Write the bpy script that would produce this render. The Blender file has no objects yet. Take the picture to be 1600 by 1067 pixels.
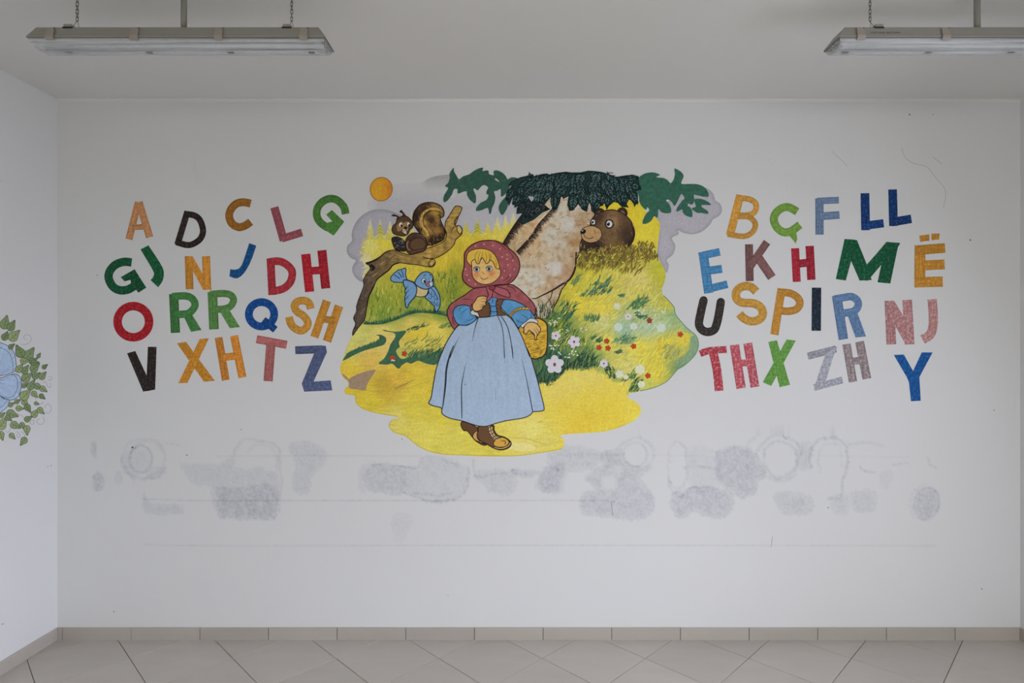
import bpy, bmesh, math, random
import numpy as np
from mathutils import Vector, noise
from mathutils.geometry import tessellate_polygon, delaunay_2d_cdt

# ------------------------------------------------------------------ camera, world, lights, exposure
S = 0.003738                      # metres per photo pixel on the back wall
D = 915 * S                       # camera to back wall
CAMZ = (999 - 540) * S
CEIL = (999 - 155) * S
scene = bpy.context.scene
C = scene.collection
cam_d = bpy.data.cameras.new('camera')
cam = bpy.data.objects.new('camera', cam_d)
C.objects.link(cam)
cam.location = (0, -D, CAMZ)
cam.rotation_euler = (math.pi / 2, 0, 0)
cam_d.sensor_width = 36
cam_d.lens = 36 * 915 / 1600
cam_d.shift_y = (540 - 533.5) / 1600
cam_d.clip_start = 0.02
scene.camera = cam

world = bpy.data.worlds.new('world')
scene.world = world
world.use_nodes = True
world.node_tree.nodes['Background'].inputs[0].default_value = (0.80, 0.88, 1.0, 1)
world.node_tree.nodes['Background'].inputs[1].default_value = 0.35

def area(name, loc, size, aim, power, col):
    l = bpy.data.lights.new(name, 'AREA')
    l.shape = 'RECTANGLE'
    l.size, l.size_y = size
    l.energy = power
    l.color = col
    o = bpy.data.objects.new(name, l)
    C.objects.link(o)
    o.location = loc
    o.rotation_euler = Vector(aim).to_track_quat('-Z', 'Y').to_euler()
    return o

# daylight through the windows of the right-hand wall and of the wall behind the camera
area('daylight_side', (2.93, -3.05, 1.55), (2.9, 1.35), (-1, 0.10, -0.50), 62, (0.78, 0.825, 1.0)).data.spread = 1.6
area('daylight_near_window', (2.93, -2.10, 1.55), (1.2, 1.35), (-1, 0.10, -0.50), 31, (0.79, 0.825, 1.0))
area('daylight_rear', (0.2, -6.6, 1.6), (4.0, 1.5), (0.0, 1, -0.35), 50, (0.98, 0.965, 0.68))
area('daylight_rear_window', (1.6, -6.6, 1.4), (1.5, 1.5), (0.0, 1, -0.30), 21, (0.86, 0.885, 1.0)).data.spread = 1.4

scene.view_settings.view_transform = 'Standard'
scene.view_settings.look = 'None'
scene.view_settings.gamma = 1
scene.view_settings.use_curve_mapping = False
scene.view_settings.exposure = 0.01
try:
    scene.cycles.use_denoising = True
    scene.cycles.max_bounces = 10
    scene.cycles.diffuse_bounces = 6
except Exception:
    pass

# ------------------------------------------------------------------ helpers
rnd = random.Random(7)
KCOL = 1.15                       # photo brightness -> reflectance

def lin(c):
    c = c / 255.0
    return c / 12.92 if c <= 0.04045 else ((c + 0.055) / 1.055) ** 2.4

SAT = 0.96
def alb(rgb, k=None):
    k = KCOL if k is None else k
    v = [lin(q) * k for q in rgb[:3]]
    g = 0.3 * v[0] + 0.6 * v[1] + 0.1 * v[2]
    return tuple(min(0.92, g + (q - g) * SAT) for q in v)

def nodes_of(name):
    m = bpy.data.materials.new(name)
    m.use_nodes = True
    nt = m.node_tree
    return m, nt, nt.nodes['Principled BSDF']

def simple_mat(name, rgb, rough=0.5, metal=0.0, noise_amt=0.06, scale=30, bump=0.0):
    m, nt, b = nodes_of(name)
    n = nt.nodes.new('ShaderNodeTexNoise')
    n.inputs['Scale'].default_value = scale
    n.inputs['Detail'].default_value = 4
    tc = nt.nodes.new('ShaderNodeTexCoord')
    nt.links.new(tc.outputs['Object'], n.inputs['Vector'])
    mx = nt.nodes.new('ShaderNodeMix')
    mx.data_type = 'RGBA'
    mx.inputs[6].default_value = (*[v * (1 - noise_amt) for v in rgb], 1)
    mx.inputs[7].default_value = (*[min(1, v * (1 + noise_amt)) for v in rgb], 1)
    nt.links.new(n.outputs['Fac'], mx.inputs[0])
    nt.links.new(mx.outputs[2], b.inputs['Base Color'])
    b.inputs['Roughness'].default_value = rough
    b.inputs['Metallic'].default_value = metal
    if bump:
        bp = nt.nodes.new('ShaderNodeBump')
        bp.inputs['Strength'].default_value = bump
        bp.inputs['Distance'].default_value = 0.002
        nt.links.new(n.outputs['Fac'], bp.inputs['Height'])
        nt.links.new(bp.outputs[0], b.inputs['Normal'])
    return m

WALLC = (0.715, 0.715, 0.722)

def wall_mat(name, base=WALLC, stain=False):
    m, nt, b = nodes_of(name)
    tc = nt.nodes.new('ShaderNodeTexCoord')
    n1 = nt.nodes.new('ShaderNodeTexNoise'); n1.inputs['Scale'].default_value = 0.9; n1.inputs['Detail'].default_value = 3
    n2 = nt.nodes.new('ShaderNodeTexNoise'); n2.inputs['Scale'].default_value = 90; n2.inputs['Detail'].default_value = 5
    nt.links.new(tc.outputs['Object'], n1.inputs['Vector'])
    nt.links.new(tc.outputs['Object'], n2.inputs['Vector'])
    mx = nt.nodes.new('ShaderNodeMix'); mx.data_type = 'RGBA'
    mx.inputs[6].default_value = (*[v * 0.985 for v in base], 1)
    mx.inputs[7].default_value = (*[min(1, v * 1.015) for v in base], 1)
    nt.links.new(n1.outputs['Fac'], mx.inputs[0])
    out = mx.outputs[2]
    if stain:
        at = nt.nodes.new('ShaderNodeAttribute'); at.attribute_name = 'stain'
        ns = nt.nodes.new('ShaderNodeTexNoise'); ns.inputs['Scale'].default_value = 55; ns.inputs['Detail'].default_value = 7
        nt.links.new(tc.outputs['Object'], ns.inputs['Vector'])
        mr = nt.nodes.new('ShaderNodeMapRange')
        mr.inputs[1].default_value = 0.35; mr.inputs[2].default_value = 0.65
        mr.inputs[3].default_value = 0.6; mr.inputs[4].default_value = 1.25
        nt.links.new(ns.outputs['Fac'], mr.inputs[0])
        mu = nt.nodes.new('ShaderNodeMath'); mu.operation = 'MULTIPLY'
        nt.links.new(at.outputs['Fac'], mu.inputs[0]); nt.links.new(mr.outputs[0], mu.inputs[1])
        m2 = nt.nodes.new('ShaderNodeMix'); m2.data_type = 'RGBA'
        nt.links.new(mu.outputs[0], m2.inputs[0])
        nt.links.new(out, m2.inputs[6])
        m2.inputs[7].default_value = (0.37, 0.385, 0.445, 1)
        out = m2.outputs[2]
    nt.links.new(out, b.inputs['Base Color'])
    b.inputs['Roughness'].default_value = 0.75
    b.inputs['Specular IOR Level'].default_value = 0.25
    bp = nt.nodes.new('ShaderNodeBump'); bp.inputs['Strength'].default_value = 0.18; bp.inputs['Distance'].default_value = 0.001
    nt.links.new(n2.outputs['Fac'], bp.inputs['Height']); nt.links.new(bp.outputs[0], b.inputs['Normal'])
    return m

def paint_mat(name, streak=0.3, edge=0.2, thin=0.0, rough=0.55, mode='wall'):
    """brush-painted colour: vertex colour 'Col' (alpha = how well it covers the wall), streaks along the stroke"""
    m, nt, b = nodes_of(name)
    N, L = nt.nodes, nt.links
    col = N.new('ShaderNodeAttribute'); col.attribute_name = 'Col'
    uv = N.new('ShaderNodeAttribute'); uv.attribute_name = 'buv'
    ed = N.new('ShaderNodeAttribute'); ed.attribute_name = 'ed'
    tc = N.new('ShaderNodeTexCoord')
    n1 = N.new('ShaderNodeTexNoise'); n1.inputs['Scale'].default_value = 1.0; n1.inputs['Detail'].default_value = 3
    L.new(uv.outputs['Vector'], n1.inputs['Vector'])
    n2 = N.new('ShaderNodeTexNoise'); n2.inputs['Scale'].default_value = 70; n2.inputs['Detail'].default_value = 4
    L.new(tc.outputs['Object'], n2.inputs['Vector'])
    ad = N.new('ShaderNodeMath'); ad.operation = 'ADD'
    L.new(n1.outputs['Fac'], ad.inputs[0]); L.new(n2.outputs['Fac'], ad.inputs[1])
    mr = N.new('ShaderNodeMapRange')
    mr.inputs[1].default_value = 0.7; mr.inputs[2].default_value = 1.3
    mr.inputs[3].default_value = 1 - streak; mr.inputs[4].default_value = 1 + streak
    L.new(ad.outputs[0], mr.inputs[0])
    pw = N.new('ShaderNodeMath'); pw.operation = 'POWER'; pw.inputs[1].default_value = 5
    L.new(ed.outputs['Fac'], pw.inputs[0])
    em = N.new('ShaderNodeMath'); em.operation = 'MULTIPLY_ADD'; em.inputs[1].default_value = -edge; em.inputs[2].default_value = 1
    L.new(pw.outputs[0], em.inputs[0])
    mm = N.new('ShaderNodeMath'); mm.operation = 'MULTIPLY'
    L.new(mr.outputs[0], mm.inputs[0]); L.new(em.outputs[0], mm.inputs[1])
    vm = N.new('ShaderNodeVectorMath'); vm.operation = 'SCALE'
    L.new(col.outputs['Color'], vm.inputs[0]); L.new(mm.outputs[0], vm.inputs['Scale'])
    # thin paint lets a little of the white wall through
    mw = N.new('ShaderNodeMix'); mw.data_type = 'RGBA'
    mw.inputs[6].default_value = (*WALLC, 1)
    L.new(vm.outputs[0], mw.inputs[7])
    if thin > 0:
        m3 = N.new('ShaderNodeMapRange')
        m3.inputs[1].default_value = 0.5; m3.inputs[2].default_value = 0.78
        m3.inputs[3].default_value = 1.0; m3.inputs[4].default_value = 1 - thin
        L.new(n2.outputs['Fac'], m3.inputs[0])
        m4 = N.new('ShaderNodeMath'); m4.operation = 'MULTIPLY'
        L.new(col.outputs['Alpha'], m4.inputs[0]); L.new(m3.outputs[0], m4.inputs[1])
        L.new(m4.outputs[0], mw.inputs[0])
    else:
        if mode == 'thin': L.new(col.outputs['Alpha'], mw.inputs[0])
        else: mw.inputs[0].default_value = 1.0
    L.new(mw.outputs[2], b.inputs['Base Color'])
    b.inputs['Roughness'].default_value = rough
    b.inputs['Specular IOR Level'].default_value = 0.12
    return m

M_LETTER = paint_mat('brushed_paint', 0.30, 0.3, 0.08)
M_WASH = paint_mat('washed_paint', 0.3, 0.3, 0.55)
M_SOFT = paint_mat('mural_paint', 0.08, 0.12, 0.0)
M_FLAT = paint_mat('mural_line_paint', 0.08, 0.0, 0.0)
M_VEIL = paint_mat('thin_mural_paint', 0.10, 0.1, 0.0, mode='thin')

def backwall(x, y, d):            # photo pixel on the back wall, d mm of paint
    return ((x - 800) * S, -d * 0.001 - 0.0002, (999 - y) * S)

LX0 = (89.5 - 800) * S
def leftwall(x, y, d):
    u = (x - 800) / 915
    dep = (LX0 + 0.0004 + d * 0.001 - 0.0219 * D) / (u - 0.0219)
    return (u * dep, dep - D, CAMZ + (540 - y) / 915 * dep)

def mesh_obj(name, verts, faces, mat, parent=None, smooth=False):
    me = bpy.data.meshes.new(name)
    me.from_pydata(verts, [], faces)
    if mat is not None:
        me.materials.append(mat)
    if smooth:
        for p in me.polygons:
            p.use_smooth = True
    o = bpy.data.objects.new(name, me)
    C.objects.link(o)
    o.parent = parent
    return o

def empty(name, loc=(0, 0, 0), parent=None):
    o = bpy.data.objects.new(name, None)
    o.empty_display_size = 0.1
    C.objects.link(o)
    o.location = loc
    o.parent = parent
    return o

def tag(o, label, cat=None, group=None, kind=None):
    if label: o['label'] = label
    if cat: o['category'] = cat
    if group: o['group'] = group
    if kind: o['kind'] = kind
    return o

def smooth_pts(pts, closed=True, n=6):
    if len(pts) < 3:
        return list(pts)
    out = []
    N = len(pts)
    rng = range(N) if closed else range(N - 1)
    for i in rng:
        if closed:
            p0, p1, p2, p3 = pts[i - 1], pts[i], pts[(i + 1) % N], pts[(i + 2) % N]
        else:
            p0, p1, p2, p3 = pts[max(i - 1, 0)], pts[i], pts[i + 1], pts[min(i + 2, N - 1)]
        for k in range(n):
            t = k / n
            out.append(tuple(0.5 * ((2 * p1[a]) + (-p0[a] + p2[a]) * t + (2 * p0[a] - 5 * p1[a] + 4 * p2[a] - p3[a]) * t * t
                                    + (-p0[a] + 3 * p1[a] - 3 * p2[a] + p3[a]) * t ** 3) for a in (0, 1)))
    if not closed:
        out.append(tuple(pts[-1]))
    return out

def ell(cx, cy, rx, ry=None, rot=0, n=28, a0=0, a1=360):
    ry = rx if ry is None else ry
    full = abs(a1 - a0) >= 360
    r = math.radians(rot)
    out = []
    for i in range(n if full else n + 1):
        a = math.radians(a0 + (a1 - a0) * i / n)
        x, y = rx * math.cos(a), ry * math.sin(a)
        out.append((cx + x * math.cos(r) - y * math.sin(r), cy + x * math.sin(r) + y * math.cos(r)))
    return out

def inside(poly, X, Y):
    X = np.asarray(X, float); Y = np.asarray(Y, float)
    r = np.zeros(X.shape, bool)
    n = len(poly)
    j = n - 1
    for i in range(n):
        xi, yi = poly[i]; xj, yj = poly[j]
        if yi != yj:
            c = ((yi > Y) != (yj > Y)) & (X < (xj - xi) * (Y - yi) / (yj - yi) + xi)
            r ^= c
        j = i
    return r

class Crop:
    def __init__(s, ox, oy, k): s.ox, s.oy, s.k = ox, oy, k
    def __call__(s, *pts):
        return [(s.ox + x / s.k, s.oy + y / s.k) for x, y in pts]

class Paint:
    """collects flat painted shapes (photo pixels) and lays them on a wall as one mesh"""
    STEP = 0.006
    cyc = 16; kk = 0
    def __init__(s, d=0.5, wall=backwall):
        s.d = d; s.wall = wall
        s.v = []; s.f = []; s.c = []; s.e = []; s.u = []
    def _add(s, pts, faces, cols, ed, uv, d=None):
        d = s.d if d is None else d
        o = len(s.v)
        s.v += [s.wall(x, y, d) for x, y in pts]
        s.f += [tuple(o + i for i in f) for f in faces]
        s.c += cols; s.e += ed; s.u += uv
    def _c(s, col):
        a = alb(col)
        return (*a, col[3] if len(col) > 3 else 1.0)
    def poly(s, pts, col, sm=False, n=6, line=None, lw=1.0, holes=()):
        if sm: pts = smooth_pts(pts, True, n)
        loops = [list(pts)] + [list(h) for h in holes]
        allp = [p for l in loops for p in l]
        tris = tessellate_polygon([[Vector((x, y, 0)) for x, y in l] for l in loops])
        c = s._c(col)
        s._add(allp, tris, [c] * len(allp), [0.0] * len(allp), [(x * 0.25, y * 0.25) for x, y in allp])
        s.d += s.STEP
        if line is not None:
            s.line(list(pts) + [pts[0]], lw, line)
            for h in holes: s.line(list(h) + [h[0]], lw, line)
        return s
    def fill(s, pts, cell, func, sm=False, n=6, jitter=0.3, holes=()):
        """polygon filled with a fine mesh whose vertex colours come from func(X, Y) -> (N,4) photo colours"""
        if sm: pts = smooth_pts(pts, True, n)
        pts = list(pts)
        xs = [p[0] for p in pts]; ys = [p[1] for p in pts]
        gx, gy = np.meshgrid(np.arange(min(xs) + cell / 2, max(xs), cell), np.arange(min(ys) + cell / 2, max(ys), cell))
        gx = gx.ravel(); gy = gy.ravel()
        rs = np.random.RandomState(3)
        gx = gx + rs.uniform(-jitter, jitter, gx.shape) * cell; gy = gy + rs.uniform(-jitter, jitter, gy.shape) * cell
        k = inside(pts, gx, gy)
        gx = gx[k]; gy = gy[k]
        B = list(pts)
        nb = len(B)
        V = [Vector(p) for p in B] + [Vector((a, b)) for a, b in zip(gx, gy)]
        E = [(i, (i + 1) % nb) for i in range(nb)]
        r = delaunay_2d_cdt(V, E, [list(range(nb))], 1, 1e-5)
        vo = [tuple(v) for v in r[0]]
        X = np.array([v[0] for v in vo]); Y = np.array([v[1] for v in vo])
        cc = func(X, Y)
        if cc.shape[1] == 3:
            cc = np.hstack([cc, np.ones((len(cc), 1))])
        rgb = np.clip(cc[:, :3], 0, 255) / 255
        rgb = np.where(rgb <= 0.04045, rgb / 12.92, ((rgb + 0.055) / 1.055) ** 2.4) * KCOL
        lum = rgb @ np.array((0.3, 0.6, 0.1))
        rgb = lum[:, None] + (rgb - lum[:, None]) * SAT
        rgb = np.minimum(rgb, 0.92)
        cols = [tuple(float(q) for q in (*a, b)) for a, b in zip(rgb, cc[:, 3])]
        s._add(vo, [tuple(f) for f in r[2]], cols, [0.0] * len(vo), [(x * 0.25, y * 0.25) for x, y in vo])
        s.d += s.STEP
        return s
    def stroke(s, pts, w, col, sm=False, taper=None, step=True, cap=False, n=5, us=0.03):
        """brush stroke; w in px; taper (start, end) multiplies the width at the ends"""
        if sm: pts = smooth_pts(pts, False, n)
        P = [Vector(p) for p in pts]
        q = [P[0]]
        for p in P[1:]:
            if (p - q[-1]).length > 1e-4: q.append(p)
        P = q
        if len(P) < 2: return s
        L = [0.0]
        for i in range(1, len(P)): L.append(L[-1] + (P[i] - P[i - 1]).length)
        n_ = len(P); vs = []; ed = []; uv = []
        seed = rnd.random() * 50
        for i in range(n_):
            a = (P[i] - P[i - 1]).normalized() if i > 0 else (P[1] - P[0]).normalized()
            b = (P[i + 1] - P[i]).normalized() if i < n_ - 1 else a
            t = a + b
            if t.length < 1e-4: t = b
            t.normalize()
            nr = Vector((-t.y, t.x))
            m = 1.0 / max(0.45, abs(nr.dot(Vector((-b.y, b.x)))))
            tt = L[i] / L[-1]
            ww = w
            if taper is not None:
                if len(taper) == 2: ww = w * (taper[0] + (taper[1] - taper[0]) * tt)
                else: ww = w * (taper[0] * (1 - tt) ** 2 + 2 * taper[1] * tt * (1 - tt) + taper[2] * tt * tt)
            for k, off in enumerate((-0.5, 0.0, 0.5)):
                v = P[i] + nr * (off * ww * m)
                vs.append((v.x, v.y)); ed.append(0.0 if k == 1 else 1.0)
                uv.append((L[i] * us + seed, off * 7 + seed))
        fs = []
        for i in range(n_ - 1):
            for k in (0, 1):
                a = i * 3 + k
                fs.append((a, a + 1, a + 4, a + 3))
        c = s._c(col)
        off_ = None
        if not step and s.cyc:
            s.kk = (s.kk + 1) % s.cyc; off_ = s.d + s.kk * 0.003
        s._add(vs, fs, [c] * len(vs), ed, uv, d=off_)
        if cap:
            for p in (P[0], P[-1]):
                e = ell(p.x, p.y, w / 2, n=12)
                s._add(e, [tuple(range(12))], [c] * 12, [0.0] * 12, [(seed, seed)] * 12, d=s.d - 0.004)
        if step: s.d += s.STEP
        return s
    def line(s, pts, w, col, sm=False, taper=None, cap=False, n=5):
        return s.stroke(pts, w, col, sm=sm, taper=taper, cap=cap, n=n)
    def blades(s, spots, col_list, w=1.0, sm=True, taper=(1.0, 0.9, 0.05)):
        """many small strokes (x0, y0, angle, length) sharing one layer pair"""
        s.cyc = 24
        for i, (x, y, a, l) in enumerate(spots):
            a = math.radians(a)
            bend = rnd.uniform(-0.35, 0.35)
            p0 = (x, y)
            p1 = (x + math.cos(a) * l * 0.5, y - math.sin(a) * l * 0.5)
            p2 = (x + math.cos(a + bend) * l, y - math.sin(a + bend) * l)
            c = rnd.choice(col_list)
            j = rnd.uniform(0.9, 1.1)
            c2 = tuple(min(255, v * j) for v in c[:3]) + tuple(c[3:])
            s.stroke([p0, p1, p2], w * rnd.uniform(0.7, 1.3), c2, sm=sm, taper=taper, step=False, n=3)
        s.d += 0.012
        return s
    def build(s, name, mat, parent=None, label=None):
        o = mesh_obj(name, s.v, s.f, mat, parent)
        me = o.data
        a = me.color_attributes.new('Col', 'FLOAT_COLOR', 'POINT')
        a.data.foreach_set('color', np.array(s.c, dtype=np.float32).ravel())
        e = me.attributes.new('ed', 'FLOAT', 'POINT')
        e.data.foreach_set('value', np.array(s.e, dtype=np.float32))
        u = me.attributes.new('buv', 'FLOAT2', 'POINT')
        u.data.foreach_set('vector', np.array(s.u, dtype=np.float32).ravel())
        # every face towards the room
        bm = bmesh.new(); bm.from_mesh(me)
        want = Vector((0, -1, 0)) if s.wall is backwall else Vector((1, 0, 0))
        bm.normal_update()
        fl = [f for f in bm.faces if f.normal.dot(want) < 0]
        bmesh.ops.reverse_faces(bm, faces=fl)
        bm.to_mesh(me); bm.free()
        if label: o['label'] = label
        return o

def box(bm, x0, x1, y0, y1, z0, z1):
    vs = [bm.verts.new(p) for p in ((x0, y0, z0), (x1, y0, z0), (x1, y1, z0), (x0, y1, z0),
                                    (x0, y0, z1), (x1, y0, z1), (x1, y1, z1), (x0, y1, z1))]
    for f in ((0, 3, 2, 1), (4, 5, 6, 7), (0, 1, 5, 4), (1, 2, 6, 5), (2, 3, 7, 6), (3, 0, 4, 7)):
        bm.faces.new([vs[i] for i in f])

def bm_obj(name, bm, mat, parent=None, bevel=0, smooth=False):
    bm.normal_update()
    if bevel:
        bmesh.ops.bevel(bm, geom=list(bm.edges), offset=bevel, segments=1, affect='EDGES')
    me = bpy.data.meshes.new(name)
    bm.to_mesh(me); bm.free()
    me.materials.append(mat)
    if smooth:
        for p in me.polygons: p.use_smooth = True
    o = bpy.data.objects.new(name, me)
    C.objects.link(o)
    o.parent = parent
    return o

def idw(samples, X, Y, p=3.0):
    A = np.array(samples, float)
    dx = X[:, None] - A[None, :, 0]; dy = Y[:, None] - A[None, :, 1]
    w = 1.0 / (dx * dx + dy * dy + 20) ** (p / 2)
    w /= w.sum(1, keepdims=True)
    return w @ A[:, 2:5]

def nz(X, Y, sx, sy, seed=0.0):
    return np.array([noise.noise(Vector((x * sx + seed, y * sy + seed * 1.7, seed))) for x, y in zip(X, Y)])

# ------------------------------------------------------------------ the room
RX = (1594 - 800) * S
YF = -6.7
M_WALL = wall_mat('wall_plaster', stain=True)
M_WALL2 = wall_mat('side_wall_plaster')
M_CEIL = wall_mat('ceiling_plaster', base=(0.72, 0.715, 0.70))

# damp and scrubbed patches on the back wall, in photo pixels: shapes, rings and lines
c1 = Crop(120, 670, 4); c2 = Crop(480, 670, 4); c3 = Crop(860, 670, 4); c4 = Crop(1140, 670, 4)
PATCH = [
    (ell(153, 752, 7, 15), .5), (ell(147.5, 702, 3, 11), .5), (ell(185, 746, 4, 11), .25), (ell(244, 738, 16, 7, -20), .2),
    (ell(213, 722, 22, 20), .14),
    (c1((700, 220), (850, 230), (980, 190), (1000, 260), (1240, 270), (1250, 520), (1190, 565), (900, 540), (880, 420), (830, 360), (740, 340), (650, 230)), .24),
    (c1((850, 372), (1000, 372), (1240, 355), (1250, 520), (1190, 560), (1000, 550), (890, 535)), .24),
    (c1((425, 400), (460, 470), (640, 480), (660, 520), (560, 535), (430, 520)), .3),
    (c1((1330, 100), (1420, 80), (1520, 110), (1560, 190), (1500, 270), (1460, 310), (1460, 380), (1390, 405), (1350, 340), (1380, 240)), .27),
    (c2((350, 220), (480, 220), (560, 240), (690, 230), (720, 180), (830, 180), (1000, 240), (1000, 370), (930, 430), (830, 455), (700, 430), (600, 405), (350, 385), (325, 300)), .2),
    (c2((380, 250), (620, 250), (620, 400), (380, 380)), .16),
    (c2((1050, 280), (1290, 260), (1290, 390), (1180, 410), (1100, 340)), .25),
    (c2((1290, 255), (1450, 265), (1400, 300), (1310, 290)), .35), (c2((1430, 350), (1500, 250), (1600, 200), (1600, 390), (1450, 380)), .25),
    (c2((540, 540), (650, 540), (650, 600), (600, 690), (545, 690)), .14),
    (c3((0, 120), (150, 110), (320, 150), (280, 240), (160, 260), (0, 250)), .26), (c3((-60, 260), (60, 260), (60, 370), (0, 390), (-60, 380)), .25),
    (c3((320, 150), (450, 130), (480, 200), (560, 240), (620, 230), (540, 320), (600, 380), (650, 440), (620, 530), (500, 565), (200, 525), (205, 400), (280, 380), (220, 300), (330, 230)), .36),
    (ell(952, 754, 14, 13), -.3), (ell(963, 735, 8, 6), -.25), (ell(992.5, 710, 16, 17), -.4),
    (c3((760, 410), (860, 385), (950, 365), (1130, 385), (1140, 460), (1110, 530), (1030, 560), (900, 520), (850, 550), (780, 540)), .38),
    (c3((1050, 140), (1130, 110), (1260, 130), (1330, 240), (1340, 310), (1290, 330), (1290, 400), (1230, 430), (1180, 420), (1150, 380), (1060, 340), (1040, 230)), .4),
    (c3((860, 120), (1050, 160), (1050, 370), (900, 380), (850, 300)), .16),
    (c4((290, 400), (500, 420), (520, 500), (440, 540), (320, 520)), .28), (c4((650, 420), (740, 430), (730, 530), (650, 530)), .22),
    (c4((770, 400), (900, 390), (910, 500), (800, 520), (760, 450)), .25), (c4((950, 260), (1015, 280), (990, 380), (950, 340)), .15),
    (ell(1447.5, 787, 19, 24, 15), .38), (c4((430, 100), (510, 90), (500, 230), (430, 240)), .25),
    (ell(310, 268, 12, 6), .10), (ell(1240, 283, 60, 8, 8), .06),
]
RINGS = [
    (ell(220, 717, 17.5, 21), 2.2, .5), (ell(225, 716, 33, 31), 2.5, .25), (ell(228, 715, 25, 25, a0=180, a1=330), 1.5, .2),
    (c1((980, 170), (1020, 80), (1120, 70), (1250, 110), (1262, 200), (1275, 300), (1272, 520)), 2.0, .35),
    (c1((1070, 150), (1130, 100), (1200, 115), (1240, 160), (1250, 260)), 1.8, .22),
    (c1((300, 270), (350, 300), (360, 330)), 2.5, .35), (c1((550, 90), (640, 100)), 2, .2), (c1((430, 310), (520, 300), (560, 240)), 2, .3),
    (c2((400, 235), (500, 215), (560, 240), (690, 235), (720, 180)), 1.6, .4),
    (c2((600, 405), (700, 430), (830, 455), (930, 430), (1000, 370), (1000, 240)), 1.8, .45),
    (c2((640, 395), (740, 410), (830, 415), (900, 400)), 2, .35), (c2((840, 180), (870, 210), (960, 225)), 1.6, .3),
    (c2((1040, 180), (1045, 280), (1090, 300), (1290, 262)), 1.6, .35),
    (ell(992.5, 710, 18, 18), 2.0, .5), (ell(995, 708, 27, 25, a0=200, a1=400), 2.2, .3), (c3((640, 240), (560, 310), (600, 370), (650, 430)), 2, .3),
    (ell(1058.7, 727, 15, 37), 1.5, .3), (c3((740, 300), (760, 400), (820, 420), (870, 380), (950, 365)), 1.8, .4), (c3((830, 240), (920, 235), (1040, 250)), 2, .3),
    (ell(1220, 717.5, 26, 28), 2.2, .42), (ell(1219, 716, 35, 36, a0=200, a1=350), 2.4, .38), (ell(1215, 708, 50, 36, a0=200, a1=270), 2.4, .25),
    (ell(1220, 722, 30, 30, a0=40, a1=130), 2.4, .3),
    (c4((510, 240), (508, 130), (560, 70), (630, 50), (700, 80), (740, 130), (740, 240), (705, 330), (700, 420), (620, 435)), 2.2, .5),
    (c4((570, 270), (560, 150), (620, 90), (690, 110), (700, 240)), 1.8, .25), (c4((740, 100), (860, 85), (960, 110)), 2.2, .3),
    (c4((820, 240), (850, 262), (905, 272)), 2.5, .45), (c4((1020, 225), (1120, 212)), 1.5, .3), (c4((1235, 175), (1245, 215), (1280, 250)), 1.5, .45),
    (ell(1447.5, 787, 20, 26, 15), 1.5, .35), (ell(1445, 787, 24, 30, 15, a0=120, a1=260), 1.2, .25),
    ([(340, 713), (520, 712.5), (700, 713)], 1.0, .32), ([(870, 711), (1000, 711), (1100, 711.5)], 1.0, .22), ([(1270, 712), (1420, 714)], 1.0, .15),
    ([(225, 780), (330, 782), (595, 782), (900, 781.5), (960, 784)], 1.1, .4),
    ([(225, 851), (380, 853), (700, 852), (1000, 852), (1464, 853)], 1.1, .3),
]
def stain_field(X, Y):
    wx = X + 3.5 * nz(X, Y, .06, .06, 3.1) + 2.8 * nz(X, Y, .22, .22, 8.0)
    wy = Y + 3.5 * nz(X, Y, .06, .06, 5.7) + 2.8 * nz(X, Y, .22, .22, 1.3)
    out = np.zeros(len(X))
    for poly, v in PATCH:
        P = smooth_pts(poly, True, 3) if len(poly) < 20 else poly
        xs = [p[0] for p in P]; ys = [p[1] for p in P]
        bb = (wx > min(xs) - 6) & (wx < max(xs) + 6) & (wy > min(ys) - 6) & (wy < max(ys) + 6)
        idx = np.where(bb)[0]
        if not len(idx): continue
        px, py = wx[idx], wy[idx]
        ins = inside(P, px, py)
        dm = seg_dist(P + [P[0]], px, py)
        f = np.where(ins, np.minimum(1, 0.55 + dm / 6 * 0.45), np.clip(0.55 - dm / 3 * 0.55, 0, 1))
        rim = np.exp(-(dm / 1.6) ** 2) * 0.22
        out[idx] += v * (f + (rim if v > 0 else 0))
    for path, w, v in RINGS:
        P = smooth_pts(path, False, 4) if len(path) < 20 else path + ([path[0]] if len(path) == 28 else [])
        xs = [p[0] for p in P]; ys = [p[1] for p in P]
        sx, sy = (wx, wy) if abs(path[0][1] - path[-1][1]) > 6 else (X, Y)
        bb = (sx > min(xs) - 8) & (sx < max(xs) + 8) & (sy > min(ys) - 8) & (sy < max(ys) + 8)
        idx = np.where(bb)[0]
        if not len(idx): continue
        dm = seg_dist(P, sx[idx], sy[idx])
        out[idx] += v * 0.8 * np.exp(-(dm / w) ** 2)
    mot = 1 + .45 * nz(X, Y, .09, .09, 21.0) + .3 * nz(X, Y, .28, .28, 17.0)
    ring2 = np.exp(-((nz(X, Y, .035, .05, 31.0) - .12) / .035) ** 2) * np.clip(out * 3, 0, 1) * .14
    return np.clip(out * mot + ring2, 0, 0.9)

def seg_dist(P, X, Y):
    best = np.full(len(X), 1e9)
    for (ax, ay), (bx, by) in zip(P[:-1], P[1:]):
        dx, dy = bx - ax, by - ay
        q = dx * dx + dy * dy + 1e-9
        t = np.clip(((X - ax) * dx + (Y - ay) * dy) / q, 0, 1)
        best = np.minimum(best, (X - ax - t * dx) ** 2 + (Y - ay - t * dy) ** 2)
    return np.sqrt(best)

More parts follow.
